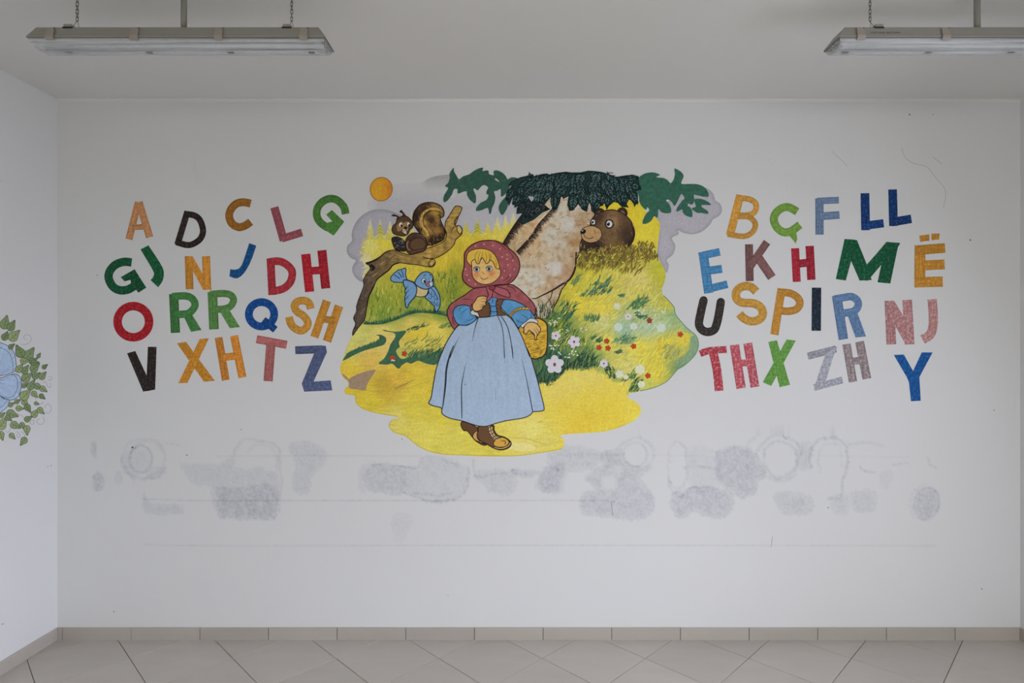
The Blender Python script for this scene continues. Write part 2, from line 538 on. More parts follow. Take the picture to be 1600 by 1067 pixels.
def build_back_wall():
    xs = list(np.arange(89.5, 1594.01, 2.5)) + [1594.0]
    ys = [155, 200, 240, 262, 275, 290, 320, 400, 500, 600, 660, 680] + list(np.arange(682, 858, 2.0)) + [860, 900, 950, 999]
    nx = len(xs)
    X = np.tile(np.array(xs), len(ys)); Y = np.repeat(np.array(ys, float), nx)
    verts = [((x - 800) * S, 0.0, (999 - y) * S) for x, y in zip(X, Y)]
    faces = []
    for j in range(len(ys) - 1):
        for i in range(nx - 1):
            a = j * nx + i
            faces.append((a, a + nx, a + nx + 1, a + 1))
    o = mesh_obj('wall_back', verts, faces, M_WALL)
    at = o.data.attributes.new('stain', 'FLOAT', 'POINT')
    at.data.foreach_set('value', stain_field(X, Y).astype(np.float32))
    tag(o, 'white plaster back wall with grey damp rings below the paintings', kind='structure')
    # thickness behind the plaster
    return o
wall_back = build_back_wall()

def slab(name, quad, mat, thick, direction, label):
    """quad (4 points) seen from the room, thickened away from it"""
    n = Vector(direction) * thick
    v = [Vector(p) for p in quad] + [Vector(p) + n for p in quad]
    f = [(0, 1, 2, 3), (7, 6, 5, 4)] + [(i, i + 4, (i + 1) % 4 + 4, (i + 1) % 4) for i in range(4)]
    o = mesh_obj(name, [tuple(p) for p in v], f, mat)
    bm = bmesh.new(); bm.from_mesh(o.data); bmesh.ops.recalc_face_normals(bm, faces=bm.faces); bm.to_mesh(o.data); bm.free()
    return tag(o, label, kind='structure')

LXF = LX0 + 0.0219 * YF
slab('wall_left', [(LX0, 0, 0), (LXF, YF, 0), (LXF, YF, CEIL), (LX0, 0, CEIL)], M_WALL2, 0.12, (-1, 0, 0), 'white plaster left wall with a painted blue flower')
slab('ceiling', [(LX0, 0, CEIL), (RX, 0, CEIL), (RX, YF, CEIL), (LXF, YF, CEIL)], M_CEIL, 0.12, (0, 0, 1), 'plain off-white plaster ceiling')

fil = mesh_obj('trim_1', [(x, y, z) for x in (LX0, RX) for y, z in ((-0.001, CEIL - 0.020), (-0.004, CEIL - 0.010), (-0.010, CEIL - 0.004), (-0.020, CEIL - 0.0005), (-0.0, CEIL - 0.0))],
               [(k, k + 1, k + 6, k + 5) for k in range(4)], M_CEIL)
bm = bmesh.new(); bm.from_mesh(fil.data); bm.normal_update()
bmesh.ops.reverse_faces(bm, faces=[f for f in bm.faces if f.normal.y - f.normal.z > 0]); bm.to_mesh(fil.data); bm.free()
tag(fil, 'thin rounded plaster fillet between back wall and ceiling', kind='structure')

def holed_wall(name, axis, fixed, a0, a1, holes, thick, label):
    """wall with window openings, built of solid boxes around the openings; axis = running axis"""
    bm = bmesh.new()
    cuts = [a0] + [v for h in holes for v in h[:2]] + [a1]
    def put(u0, u1, z0, z1):
        if axis == 'y': box(bm, fixed, fixed + thick, u0, u1, z0, z1)
        else: box(bm, u0, u1, fixed - thick, fixed, z0, z1)
    for i in range(0, len(cuts) - 1):
        if i % 2 == 0: put(cuts[i], cuts[i + 1], 0, CEIL)
        else:
            h = holes[i // 2]
            put(cuts[i], cuts[i + 1], 0, h[2]); put(cuts[i], cuts[i + 1], h[3], CEIL)
    o = bm_obj(name, bm, M_WALL2)
    return tag(o, label, kind='structure')
W_SIDE = [(-4.6, -3.25, 0.85, 2.3), (-2.9, -1.55, 0.85, 2.3)]
W_REAR = [(-1.9, -0.2, 0.95, 2.75), (0.5, 2.2, 0.95, 2.75)]
holed_wall('wall_right', 'y', RX, YF, 0.0, W_SIDE, 0.2, 'white plaster right wall seen as a narrow strip')
holed_wall('wall_front', 'x', YF, LXF - 0.1, RX + 0.2, W_REAR, 0.2, 'plaster wall behind the camera with two windows')

M_FRAME = simple_mat('white_window_frame', (0.75, 0.75, 0.74), 0.4)
def glass_mat():
    m, nt, b = nodes_of('window_glass')
    b.inputs['Transmission Weight'].default_value = 1.0
    b.inputs['Roughness'].default_value = 0.02
    b.inputs['IOR'].default_value = 1.05
    b.inputs['Base Color'].default_value = (0.95, 0.97, 0.96, 1)
    return m
M_PANE = glass_mat()
wi = 1
for axis, fixed, holes in (('y', RX + 0.1, W_SIDE), ('x', YF - 0.1, W_REAR)):
    for (a0, a1, z0, z1) in holes:
        bm = bmesh.new(); t = 0.05; mid = (a0 + a1) / 2
        def put(u0, u1, q0, q1, dd=0.025):
            if axis == 'y': box(bm, fixed - dd, fixed + dd, u0, u1, q0, q1)
            else: box(bm, u0, u1, fixed - dd, fixed + dd, q0, q1)
        put(a0, a0 + t, z0, z1); put(a1 - t, a1, z0, z1); put(mid - t / 2, mid + t / 2, z0 + t, z1 - t)
        put(a0 + t, a1 - t, z0, z0 + t); put(a0 + t, a1 - t, z1 - t, z1)
        w = bm_obj('window_%d' % wi, bm, M_FRAME)
        tag(w, None, kind='structure')
        for (u0, u1) in ((a0 + t, mid - t / 2), (mid + t / 2, a1 - t)):
            bm = bmesh.new()
            put(u0, u1, z0 + t, z1 - t, 0.003)
            bm_obj('pane', bm, M_PANE, w)
        wi += 1

# floor: diagonal tiles, each its own piece, over a grout bed
M_GROUT = simple_mat('tile_grout', alb((76, 72, 68)), 0.9)
def tile_mat(name, rgb, tone):
    m, nt, b = nodes_of(name)
    N, L = nt.nodes, nt.links
    tc = N.new('ShaderNodeTexCoord')
    mp = N.new('ShaderNodeMapping'); mp.inputs['Scale'].default_value = (3, 14, 14)
    mp.inputs['Rotation'].default_value = (0, 0, 0.0)
    L.new(tc.outputs['Object'], mp.inputs[0])
    n = N.new('ShaderNodeTexNoise'); n.inputs['Scale'].default_value = 1.0; n.inputs['Detail'].default_value = 6
    L.new(mp.outputs[0], n.inputs['Vector'])
    n2 = N.new('ShaderNodeTexNoise'); n2.inputs['Scale'].default_value = 2.0; n2.inputs['Detail'].default_value = 3
    L.new(tc.outputs['Object'], n2.inputs['Vector'])
    oi = N.new('ShaderNodeObjectInfo')
    cr = N.new('ShaderNodeMix'); cr.data_type = 'RGBA'
    cr.inputs[6].default_value = (*[v * 0.86 for v in rgb], 1)
    cr.inputs[7].default_value = (*[v * 1.12 for v in rgb], 1)
    a = N.new('ShaderNodeMath'); a.operation = 'MULTIPLY_ADD'; a.inputs[1].default_value = 0.55
    L.new(n.outputs['Fac'], a.inputs[0])
    m2 = N.new('ShaderNodeMath'); m2.operation = 'MULTIPLY'; m2.inputs[1].default_value = 0.45
    L.new(n2.outputs['Fac'], m2.inputs[0]); L.new(m2.outputs[0], a.inputs[2])
    a3 = N.new('ShaderNodeMath'); a3.operation = 'MULTIPLY_ADD'; a3.inputs[1].default_value = tone; a3.inputs[2].default_value = -tone / 2
    L.new(oi.outputs['Random'], a3.inputs[0])
    a4 = N.new('ShaderNodeMath'); a4.operation = 'ADD'; a4.use_clamp = True
    L.new(a.outputs[0], a4.inputs[0]); L.new(a3.outputs[0], a4.inputs[1])
    L.new(a4.outputs[0], cr.inputs[0])
    L.new(cr.outputs[2], b.inputs['Base Color'])
    b.inputs['Roughness'].default_value = 0.42
    bp = N.new('ShaderNodeBump'); bp.inputs['Strength'].default_value = 0.08; bp.inputs['Distance'].default_value = 0.001
    L.new(n.outputs['Fac'], bp.inputs['Height']); L.new(bp.outputs[0], b.inputs['Normal'])
    return m
M_TILE = tile_mat('beige_floor_tile', alb((176, 169, 160)), 0.3)
M_BASE = tile_mat('beige_skirting_tile', alb((166, 159, 150)), 0.35)
floor = slab('floor', [(LX0, 0, -0.006), (LXF, YF, -0.006), (RX, YF, -0.006), (RX, 0, -0.006)], M_GROUT, 0.12, (0, 0, -1), 'beige ceramic floor laid on the diagonal')

def clip_poly(P, fn):
    out = []
    for i in range(len(P)):
        a, b = P[i], P[(i + 1) % len(P)]
        fa, fb = fn(a), fn(b)
        if fa >= 0: out.append(a)
        if (fa >= 0) != (fb >= 0):
            t = fa / (fa - fb)
            out.append((a[0] + (b[0] - a[0]) * t, a[1] + (b[1] - a[1]) * t))
    return out
def prism(name, P, z0, z1, mat, parent, ch=0.0012):
    cx = sum(p[0] for p in P) / len(P); cy = sum(p[1] for p in P) / len(P)
    ar = 0
    for i in range(len(P)): ar += P[i][0] * P[(i + 1) % len(P)][1] - P[(i + 1) % len(P)][0] * P[i][1]
    if ar < 0: P = P[::-1]
    if abs(ar) / 2 < 4e-5: return None
    n = len(P)
    def shrink(k): return [(cx + (x - cx) * k, cy + (y - cy) * k) for x, y in P]
    k = 1 - ch / 0.2
    v = [(x, y, z0) for x, y in P] + [(x, y, z1 - ch) for x, y in P] + [(x, y, z1) for x, y in shrink(k)]
    f = [tuple(reversed(range(n)))] + [(i, (i + 1) % n, (i + 1) % n + n, i + n) for i in range(n)] \
        + [(i + n, (i + 1) % n + n, (i + 1) % n + 2 * n, i + 2 * n) for i in range(n)] + [tuple(range(2 * n, 3 * n))]
    return mesh_obj(name, v, f, mat, parent)
Q = 0.40 * math.sqrt(2)
XA = (335 - 800) * S; XB = (445.6 - 800) * S; g = 0.0022 * math.sqrt(2) / 2 + 0.0008
for i in range(-22, 22):
    for j in range(-22, 22):
        # x + y in [XA + iQ, +Q], x - y in [XB + jQ, +Q]
        s0, s1 = XA + i * Q + g, XA + (i + 1) * Q - g
        t0, t1 = XB + j * Q + g, XB + (j + 1) * Q - g
        P = [((s + t) / 2, (s - t) / 2) for s, t in ((s0, t0), (s1, t0), (s1, t1), (s0, t1))]
        P = clip_poly(P, lambda p: -0.010 - p[1])
        if len(P) < 3: continue
        P = clip_poly(P, lambda p: p[1] - max(YF + 0.004, -5.2))
        if len(P) < 3: continue
        P = clip_poly(P, lambda p: p[0] - (LX0 + 0.0219 * p[1]) - 0.010)
        if len(P) < 3: continue
        P = clip_poly(P, lambda p: RX - 0.010 - p[0])
        if len(P) < 3: continue
        prism('tile', P, -0.006, 0.0, M_TILE, floor)

# skirting tiles
BH = 19.3 * S
def skirting(name, p0, p1, nrm, first, label):
    o = empty(name, (0, 0, 0))
    tag(o, label, kind='structure')
    a = Vector(p0); b = Vector(p1); L = (b - a).length; t = (b - a).normalized(); nv = Vector(nrm)
    bm = bmesh.new()
    # mortar behind the tiles
    vs = [a, b, b + nv * 0.004, a + nv * 0.004]
    me_v = [(v.x, v.y, z) for z in (0, BH - 0.002) for v in vs]
    bed = mesh_obj('mortar', me_v, [(3, 2, 1, 0), (4, 5, 6, 7), (0, 1, 5, 4), (1, 2, 6, 5), (2, 3, 7, 6), (3, 0, 4, 7)], M_GROUT, o)
    x = 0.0; nxt = first
    while x < L - 0.004:
        e = min(nxt, L)
        h = BH + rnd.uniform(-0.0006, 0.0006)
        q0 = a + t * (x + 0.0018); q1 = a + t * (e - 0.0018)
        if (q1 - q0).length > 0.006:
            P = [q0, q1, q1 + nv * 0.009, q0 + nv * 0.009]
            P2 = [q0, q1, q1 + nv * 0.0075, q0 + nv * 0.0075]
            v = [(p.x, p.y, 0.0) for p in P] + [(p.x, p.y, h - 0.002) for p in P] + [(p.x, p.y, h) for p in P2]
            f = [(3, 2, 1, 0), (8, 9, 10, 11)] + [(k, (k + 1) % 4, (k + 1) % 4 + 4, k + 4) for k in range(4)] \
                + [(k + 4, (k + 1) % 4 + 4, (k + 1) % 4 + 8, k + 8) for k in range(4)]
            t_ = mesh_obj('tile', v, f, M_BASE, o)
            bm = bmesh.new(); bm.from_mesh(t_.data); bmesh.ops.recalc_face_normals(bm, faces=bm.faces); bm.to_mesh(t_.data); bm.free()
        x = e; nxt = e + 0.40
    return o
skirting('baseboard_back', (LX0 + 0.009, 0, 0), (RX - 0.009, 0, 0), (0, -1, 0), 7.5 * S, 'row of beige skirting tiles along the back wall')
skirting('baseboard_left', (LX0, -0.001, 0), (LXF, YF, 0), (1, 0, 0), 0.40, 'row of beige skirting tiles along the left wall')
skirting('baseboard_right', (RX, -0.001, 0), (RX, YF, 0), (-1, 0, 0), 0.40, 'row of beige skirting tiles along the right wall')

# small holes, specks and hairline cracks in the back wall plaster
pk = Paint(0.05)
for x, y, r in ((1421, 179, 1.3), (1384, 151.6, .8), (1365, 160, .6), (1516, 375, 1.3), (377, 671, .8), (1458, 179, .8), (1534, 920, 1.1), (1294, 793, 1.0),
                (1553, 641, .9), (178, 955.5, .9), (292, 711, 1.0), (628, 686, .8), (207, 699, 1.4), (212, 700, .9), (152, 430, .8), (1200, 250, .6), (700, 930, .7)):
    pk.poly(ell(x, y, r, r * rnd.uniform(.6, 1.2), rnd.uniform(0, 90), n=9), (70, 66, 62))
pk.build('pock_mark', M_FLAT, wall_back)['kind'] = 'stuff'
ck = Paint(0.05)
GR = (118, 116, 112)
ck.line([(955.3, 783), (956, 795), (957.5, 806)], .9, (60, 60, 55), taper=(.4, 1, .4))
ck.line([(1206.5, 838), (1206, 846), (1204.5, 855)], .9, (90, 90, 88), taper=(.4, 1, .4))
ck.line([(1223.5, 679), (1225, 684), (1230, 687)], 1.0, (120, 118, 110), taper=(.4, 1, .4))
c5 = Crop(1300, 150, 5.333)
ck.line(c5((580, 430), (610, 510), (680, 560), (790, 590), (840, 650), (880, 700), (945, 790), (930, 930)), .55, (150, 148, 144), sm=True)
ck.line(c5((840, 510), (880, 540), (920, 570)), .6, (150, 148, 144), sm=True)
ck.line(c5((0, 460), (90, 545), (130, 590)), .5, (158, 156, 152), sm=True)
ck.build('hairline_crack', M_FLAT, wall_back)['kind'] = 'stuff'
sp = Paint(0.05, leftwall)
for x, y, r in ((75, 729, 1.0), (80, 727.5, 1.0), (3, 283, .8), (4, 975, 1.2), (6, 974, .8), (42, 530, .6)):
    sp.poly(ell(x, y, r, r * .6, n=9), (90, 88, 84))
sp.build('pock_mark', M_FLAT, bpy.data.objects['wall_left'])['kind'] = 'stuff'

# ------------------------------------------------------------------ hanging fluorescent fixtures
M_HOUS = simple_mat('grey_lamp_housing', alb((132, 129, 123), 1.22), 0.45, noise_amt=0.05, scale=12)
M_LATCH = simple_mat('beige_latch_plastic', alb((142, 133, 124), 1.25), 0.5)
M_METAL = simple_mat('dull_zinc', (0.12, 0.115, 0.10), 0.45, 0.8)
M_DARK = simple_mat('dark_slot', (0.02, 0.02, 0.018), 0.7)
M_REFL = simple_mat('white_reflector', (0.72, 0.73, 0.74), 0.3)
M_TUBE = simple_mat('white_lamp_tube', (0.82, 0.83, 0.85), 0.2)
M_PRINT = simple_mat('dark_print', (0.05, 0.05, 0.05), 0.7)
M_LABEL = simple_mat('grey_print_label', (0.16, 0.16, 0.155), 0.6)
def diffuser_mat():
    m = bpy.data.materials.new('ribbed_clear_plastic'); m.use_nodes = True
    nt = m.node_tree; N, L = nt.nodes, nt.links
    b = N['Principled BSDF']; out = N['Material Output']
    b.inputs['Base Color'].default_value = (0.66, 0.67, 0.69, 1)
    b.inputs['Roughness'].default_value = 0.22
    tr = N.new('ShaderNodeBsdfTransparent'); tr.inputs[0].default_value = (0.95, 0.96, 0.97, 1)
    mx = N.new('ShaderNodeMixShader')
    tc = N.new('ShaderNodeTexCoord'); mp = N.new('ShaderNodeMapping'); mp.inputs['Scale'].default_value = (1.6, 120, 120)
    L.new(tc.outputs['Object'], mp.inputs[0])
    n = N.new('ShaderNodeTexNoise'); n.inputs['Scale'].default_value = 1; n.inputs['Detail'].default_value = 3
    L.new(mp.outputs[0], n.inputs['Vector'])
    mr = N.new('ShaderNodeMapRange'); mr.inputs[1].default_value = .35; mr.inputs[2].default_value = .65
    mr.inputs[3].default_value = .18; mr.inputs[4].default_value = .62
    L.new(n.outputs['Fac'], mr.inputs[0]); L.new(mr.outputs[0], mx.inputs[0])
    L.new(tr.outputs[0], mx.inputs[1]); L.new(b.outputs[0], mx.inputs[2]); L.new(mx.outputs[0], out.inputs['Surface'])
    return m
M_DIFF = diffuser_mat()

def loft(name, prof, xs, xf, mat, parent, closed=True, cap=True, smooth=False):
    """prof list of (y, z); xs list of signed positions; xf(x, y, z) -> x"""
    n = len(prof); v = []; f = []
    for x in xs:
        for y, z in prof: v.append((xf(x, y, z), y, z))
    for k in range(len(xs) - 1):
        for i in range(n if closed else n - 1):
            a, b = k * n + i, k * n + (i + 1) % n
            f.append((a, b, b + n, a + n))
    if cap:
        f.append(tuple(reversed(range(n)))); f.append(tuple(range((len(xs) - 1) * n, len(xs) * n)))
    o = mesh_obj(name, v, f, mat, parent, smooth)
    bm = bmesh.new(); bm.from_mesh(o.data); bmesh.ops.recalc_face_normals(bm, faces=bm.faces); bm.to_mesh(o.data); bm.free()
    return o

def tube_bm(bm, path, r, seg=8, closed=False):
    P = [Vector(p) for p in path]; n = len(P); rings = []
    for i in range(n):
        a = P[(i - 1) % n] if (closed or i > 0) else P[0]; b = P[(i + 1) % n] if (closed or i < n - 1) else P[-1]
        t = (b - a).normalized()
        up = Vector((0, 1, 0)) if abs(t.y) < 0.9 else Vector((1, 0, 0))
        u = t.cross(up).normalized(); w = t.cross(u)
        rings.append([bm.verts.new(P[i] + u * r * math.cos(2 * math.pi * k / seg) + w * r * math.sin(2 * math.pi * k / seg)) for k in range(seg)])
    for i in range(n if closed else n - 1):
        A, B = rings[i], rings[(i + 1) % n]
        for k in range(seg): bm.faces.new((A[k], A[(k + 1) % seg], B[(k + 1) % seg], B[k]))
    if not closed:
        bm.faces.new(list(reversed(rings[0]))); bm.faces.new(rings[-1])

def link_mesh():
    bm = bmesh.new()
    pts = []
    for a in range(0, 360, 30):
        x = 0.0044 * math.cos(math.radians(a)); z = 0.0044 * math.sin(math.radians(a)) + (0.0052 if a < 180 else -0.0052)
        pts.append((x, 0, z))
    tube_bm(bm, pts, 0.0012, 6, True)
    bmesh.ops.recalc_face_normals(bm, faces=bm.faces)
    me = bpy.data.meshes.new('link'); bm.to_mesh(me); bm.free(); me.materials.append(M_METAL)
    return me
LINK = link_mesh()

ZL = CAMZ + 1.235
HUNG = CEIL - ZL
def lamp(cx, plates, chain_off, latches, labels, label, text=None):
    root = empty('fluorescent_lamp', (cx, -1.018, ZL))
    tag(root, label, 'ceiling lamp', 'hanging fluorescent lamps')
    prof = [(-.0585, .000), (-.0605, .004), (-.0585, .009), (-.0565, .011), (-.0475, .043), (-.043, .0475), (.043, .0475), (.0475, .043), (.0565, .011), (.0585, .009), (.0605, .004), (.0585, .000)]
    sgn = lambda x: 1 if x > 0 else -1
    loft('housing', prof, [-.60, -.585, .585, .60], lambda x, y, z: x - sgn(x) * (z * 0.62 + (0.004 if z > 0.02 else 0)), M_HOUS, root)
    gk = loft('gasket', [(-.0592, -.0025), (-.0592, 0.0002), (.0592, 0.0002), (.0592, -.0025)], [-.597, .597], lambda x, y, z: x, M_LABEL, root)
    pd = []
    half = [(.0555, -.002), (.0545, -.008), (.0500, -.016), (.0440, -.0225), (.0360, -.0275), (.0330, -.0280), (.0300, -.0300), (.0180, -.0306), (.0150, -.0298), (.0120, -.0310), (.0, -.0315)]
    pd = [(-y, z) for y, z in half] + [(y, z) for y, z in reversed(half[:-1])]
    loft('diffuser', pd, [-.594, -.585, .585, .594], lambda x, y, z: x - sgn(x) * (-z * 0.5 if abs(x) < .59 else 0.3 * -z), M_DIFF, root, closed=False, cap=True)
    bm = bmesh.new(); box(bm, -.57, .57, -.047, .047, -.0075, -.0030)
    for s in (-1, 1): box(bm, -.57, .57, s * .047 - .002, s * .047 + .002, -.013, -.0030)
    bm_obj('reflector', bm, M_REFL, root)
    for s in (-1, 1):
        bm = bmesh.new(); tube_bm(bm, [(-.55, s * .024, -.0185), (.55, s * .024, -.0185)], .0078, 14)
        t = bm_obj('lamp_tube', bm, M_TUBE, root, smooth=True)
        for e in (-1, 1):
            bm = bmesh.new(); box(bm, e * .560 - .010, e * .560 + .010, s * .024 - .009, s * .024 + .009, -.0275, -.0075)
            bm_obj('lamp_holder', bm, M_REFL, t)
    for lx in latches:
        for s in (-1, 1):
            bm = bmesh.new()
            w = .0165
            path = [(.0510, .040), (.0600, .012), (.0630, .004), (.0615, -.006), (.0570, -.012)]
            vs = []
            for dx in (-w, w):
                for k, (y, z) in enumerate(path):
                    ww = dx * (1.0 if k > 0 else 0.8)
                    vs.append([bm.verts.new((lx + ww, s * (y + .0008), z)), bm.verts.new((lx + ww, s * (y + .0034), z + .0005))])
            n = len(path)
            for k in range(n - 1):
                for q in (0, 1):
                    bm.faces.new((vs[k][q], vs[k + 1][q], vs[n + k + 1][q], vs[n + k][q]))
                for dxo in (0, n):
                    bm.faces.new((vs[dxo + k][0], vs[dxo + k + 1][0], vs[dxo + k + 1][1], vs[dxo + k][1]))
            for k in (0, n - 1): bm.faces.new((vs[k][0], vs[k][1], vs[n + k][1], vs[n + k][0]))
            bmesh.ops.recalc_face_normals(bm, faces=bm.faces)
            la = bm_obj('latch', bm, M_LATCH, root)
            bm = bmesh.new(); tube_bm(bm, [(lx + w * .75, s * .0545, .036), (lx + w * .9, s * .0560, .040)], .0016, 6)
            bm_obj('latch_pin', bm, M_DARK, la)
    for px, co in zip(plates, chain_off):
        bm = bmesh.new()
        box(bm, px - .016, px + .016, -.050, -.012, .047, .058)
        br = bm_obj('mounting_bracket', bm, M_HOUS, root, bevel=.0015)
        bm = bmesh.new(); box(bm, px - .019, px + .019, -.0502, -.030, .0405, .0465)
        bm_obj('bracket_slot', bm, M_DARK, br)
        cxx = px + co
        # V-shaped wire hook from the bracket to the first link
        top = .078
        ch = empty('chain', (cxx, -.030, 0), root)
        bm = bmesh.new()
        tube_bm(bm, [(-co * .6, -.006, .052), (-.002, 0, top), (0, 0, top + .004), (.002, 0, top), (.0065 if co > 0 else .004, .004, .048)], .0009, 6)
        bm_obj('wire_hook', bm, M_METAL, ch)
        z = top + .0095; k = 0
        while z < HUNG - .020:
            l = bpy.data.objects.new('link', LINK); C.objects.link(l); l.parent = ch
            l.location = (0, 0, z); l.rotation_euler = (0, 0, rnd.uniform(-.2, .3) + (math.pi / 2 if k % 2 else 0))
            z += .0152; k += 1
        bm = bmesh.new()
        tube_bm(bm, [(0, 0, z - .006), (.004, 0, z), (.004, 0, HUNG - .012), (0, 0, HUNG - .004), (0, 0, HUNG)], .0014, 6)
        bm_obj('ceiling_hook', bm, M_METAL, ch)
    bm = bmesh.new(); tube_bm(bm, [(0, 0, .0465), (0.0, 0, HUNG)], .0118, 20)
    bm_obj('conduit', bm, M_HOUS, root, smooth=True)
    for lx in labels:
        bm = bmesh.new()
        box(bm, lx - .0130, lx + .0130, -.004, .008, -.0328, -.0318)
        bm_obj('label', bm, M_LABEL, root)
    if text:
        cu = bpy.data.curves.new('lettering', 'FONT'); cu.body = text; cu.size = 0.0105; cu.extrude = 0.0001
        to = bpy.data.objects.new('lettering', cu); C.objects.link(to)
        bpy.context.view_layer.update()
        me = bpy.data.meshes.new_from_object(to.evaluated_get(bpy.context.evaluated_depsgraph_get()))
        bpy.data.objects.remove(to); me.materials.clear(); me.materials.append(M_PRINT)
        o = bpy.data.objects.new('lettering', me); C.objects.link(o); o.parent = root
        o.location = (-.60 + .128, -.0552 - .0004, .0165); o.rotation_euler = (math.atan2(.032, .009), 0, 0)
        o.scale = (1.13, 1, 1)
    return root

LA = -1.346
def lx(px, dep=2.34): return (px - 800) * dep / 915
lamp(LA, [lx(110, 2.37) - LA, lx(450, 2.37) - LA], [.026, .014], [lx(p) - LA for p in (77, 209, 341, 474)],
     [lx(p, 2.41) - LA for p in (110, 235, 362, 488)], 'grey hanging fluorescent lamp seen whole, upper left, with two chains')
RA = 1.908
lamp(RA, [lx(1370, 2.37) - RA, .44], [-.026, -.02], [lx(p) - RA for p in (1346, 1479, 1611, 1744)],
     [lx(p, 2.41) - RA for p in (1319, 1449, 1578)], 'grey hanging fluorescent lamp cut by the right edge, with printed text', text='LUXY SIZEL. BATT/REM')

# ------------------------------------------------------------------ painted alphabet
L1 = Crop(150, 290, 7.619); L2 = Crop(350, 290, 7.619); L3 = Crop(150, 370, 7.619); L4 = Crop(350, 370, 7.619)
L5 = Crop(150, 480, 7.619); L6 = Crop(350, 480, 7.619)
R1 = Crop(1075, 290, 7.619); R2 = Crop(1275, 290, 7.619); R3 = Crop(1075, 395, 7.619); R4 = Crop(1275, 395, 7.619)
R5 = Crop(1075, 500, 7.619); R6 = Crop(1275, 500, 7.619)
K = 7.619
KCOL = 0.98
def letter(label, col, items, mat=None, group=None, side='left'):
    p = Paint(0.25)
    for it in items:
        kind, pts = it[0], it[1]
        j = rnd.uniform(0.93, 1.07)
        c = tuple(min(255, v * j) for v in col)
        if kind == 'P': p.poly(pts, c)
        elif kind == 'S': p.stroke(pts, it[2], c)
        elif kind == 'C': p.stroke(pts, it[2], c, sm=True)
        elif kind == 'R':
            x_, y_, rx_, ry_ = pts; h_ = it[2] / 2
            p.poly(ell(x_, y_, rx_ + h_, ry_ + h_, n=48), c, holes=[ell(x_, y_, rx_ - h_, ry_ - h_, n=48)])
        elif kind == 'U': p.stroke(pts, it[2], c, sm=True, cap=True)
    # turn it into one thing with its origin in its own middle
    xs = [v[0] for v in p.v]; zs = [v[2] for v in p.v]
    cx, cz = (min(xs) + max(xs)) / 2, (min(zs) + max(zs)) / 2
    p.v = [(x - cx, y, z - cz) for x, y, z in p.v]
    o = p.build('painted_letter', mat or M_LETTER)
    o.location = (cx, 0, cz)
    tag(o, label, 'letter', 'painted alphabet on the %s of the wall' % side)
    return o

def LL(*a, **k): letter(*a, **k)
LL('pale orange capital letter A, leftmost in the top row', (205, 143, 92), [('S', L1((506, 196), (392, 640)), 84 / K), ('S', L1((512, 196), (640, 615)), 86 / K), ('S', L1((428, 497), (566, 490)), 66 / K)])
LL('dark brown capital letter D between the A and the C', (52, 40, 37), [('S', L1((1090, 306), (970, 702)), 76 / K), ('C', L1((1062, 338), (1170, 355), (1240, 415), (1275, 540), (1240, 635), (1155, 695), (1075, 706), (955, 672)), 74 / K)])
LL('ochre brown capital letter C in the top left row', (172, 112, 30), [('C', L2((318, 215), (235, 198), (150, 215), (85, 280), (62, 365), (95, 450), (175, 495), (255, 475), (318, 430)), 94 / K)])
LL('dusty pink capital letter L in the top left row', (172, 88, 98), [('S', L2((600, 258), (712, 655)), 98 / K), ('S', L2((685, 632), (930, 557)), 92 / K)])
LL('bright green capital letter G, rightmost in the top left row', (78, 135, 55), [('C', L2((1448, 338), (1425, 250), (1350, 175), (1265, 155), (1175, 190), (1115, 265), (1105, 355), (1140, 430), (1200, 480), (1262, 512)), 92 / K), ('P', L2((1215, 345), (1285, 290), (1432, 430), (1306, 596), (1195, 522), (1205, 450), (1290, 425)))])
LL('dark green capital letter G at the left end of the second row', (18, 88, 55), [('C', L3((425, 305), (330, 298), (230, 335), (165, 410), (152, 495), (200, 590), (280, 635), (380, 628), (470, 575)), 100 / K), ('P', L3((295, 480), (460, 385), (600, 605), (505, 665), (420, 560), (410, 512), (340, 530)))])
LL('dark green capital letter J beside the dark green G', (22, 100, 62), [('P', smooth_pts(L3((530, 150), (625, 100)), False) + smooth_pts(L3((625, 100), (780, 340), (808, 440), (790, 530), (740, 600)), False) + smooth_pts(L3((650, 515), (685, 465), (675, 395), (530, 150)), False))])
LL('orange capital letter N above the green double R', (212, 142, 42), [('S', L3((1103, 230), (1115, 625)), 92 / K), ('P', L3((1060, 230), (1150, 232), (1380, 630), (1275, 630))), ('S', L3((1310, 230), (1325, 630)), 96 / K)])
LL('blue hook-shaped capital letter J in the second left row', (18, 86, 146), [('P', smooth_pts(L4((385, 105), (330, 265), (265, 395), (200, 470), (140, 495), (65, 470)), False) + smooth_pts(L4((75, 385), (150, 388), (205, 345), (250, 230), (300, 75)), False))])
LL('red capital letter D in the second left row', (190, 50, 62), [('S', L4((554, 258), (576, 692)), 94 / K), ('C', L4((530, 302), (650, 290), (745, 330), (810, 410), (800, 515), (745, 590), (670, 630), (560, 648)), 92 / K)])
LL('red capital letter H at the right end of the second left row', (186, 28, 46), [('S', L4((973, 205), (1020, 655)), 110 / K), ('S', L4((1165, 160), (1212, 615)), 108 / K), ('S', L4((1020, 407), (1180, 395)), 92 / K)])
LL('red round capital letter O at the left end of the third row', (178, 24, 38), [('R', (208.4, 502.6, 24.6, 24.4), 13.4)])
LL('green capital letter R, left one of the double R', (68, 130, 66), [('S', [(271.4, 459.2), (274.2, 520)], 14.5), ('C', L3((905, 712), (1060, 703), (1145, 735), (1180, 805), (1150, 870), (1085, 915), (940, 925)), 88 / K), ('P', [(285.5, 491), (299, 489.5), (315, 515.5), (298.5, 518.5)])])
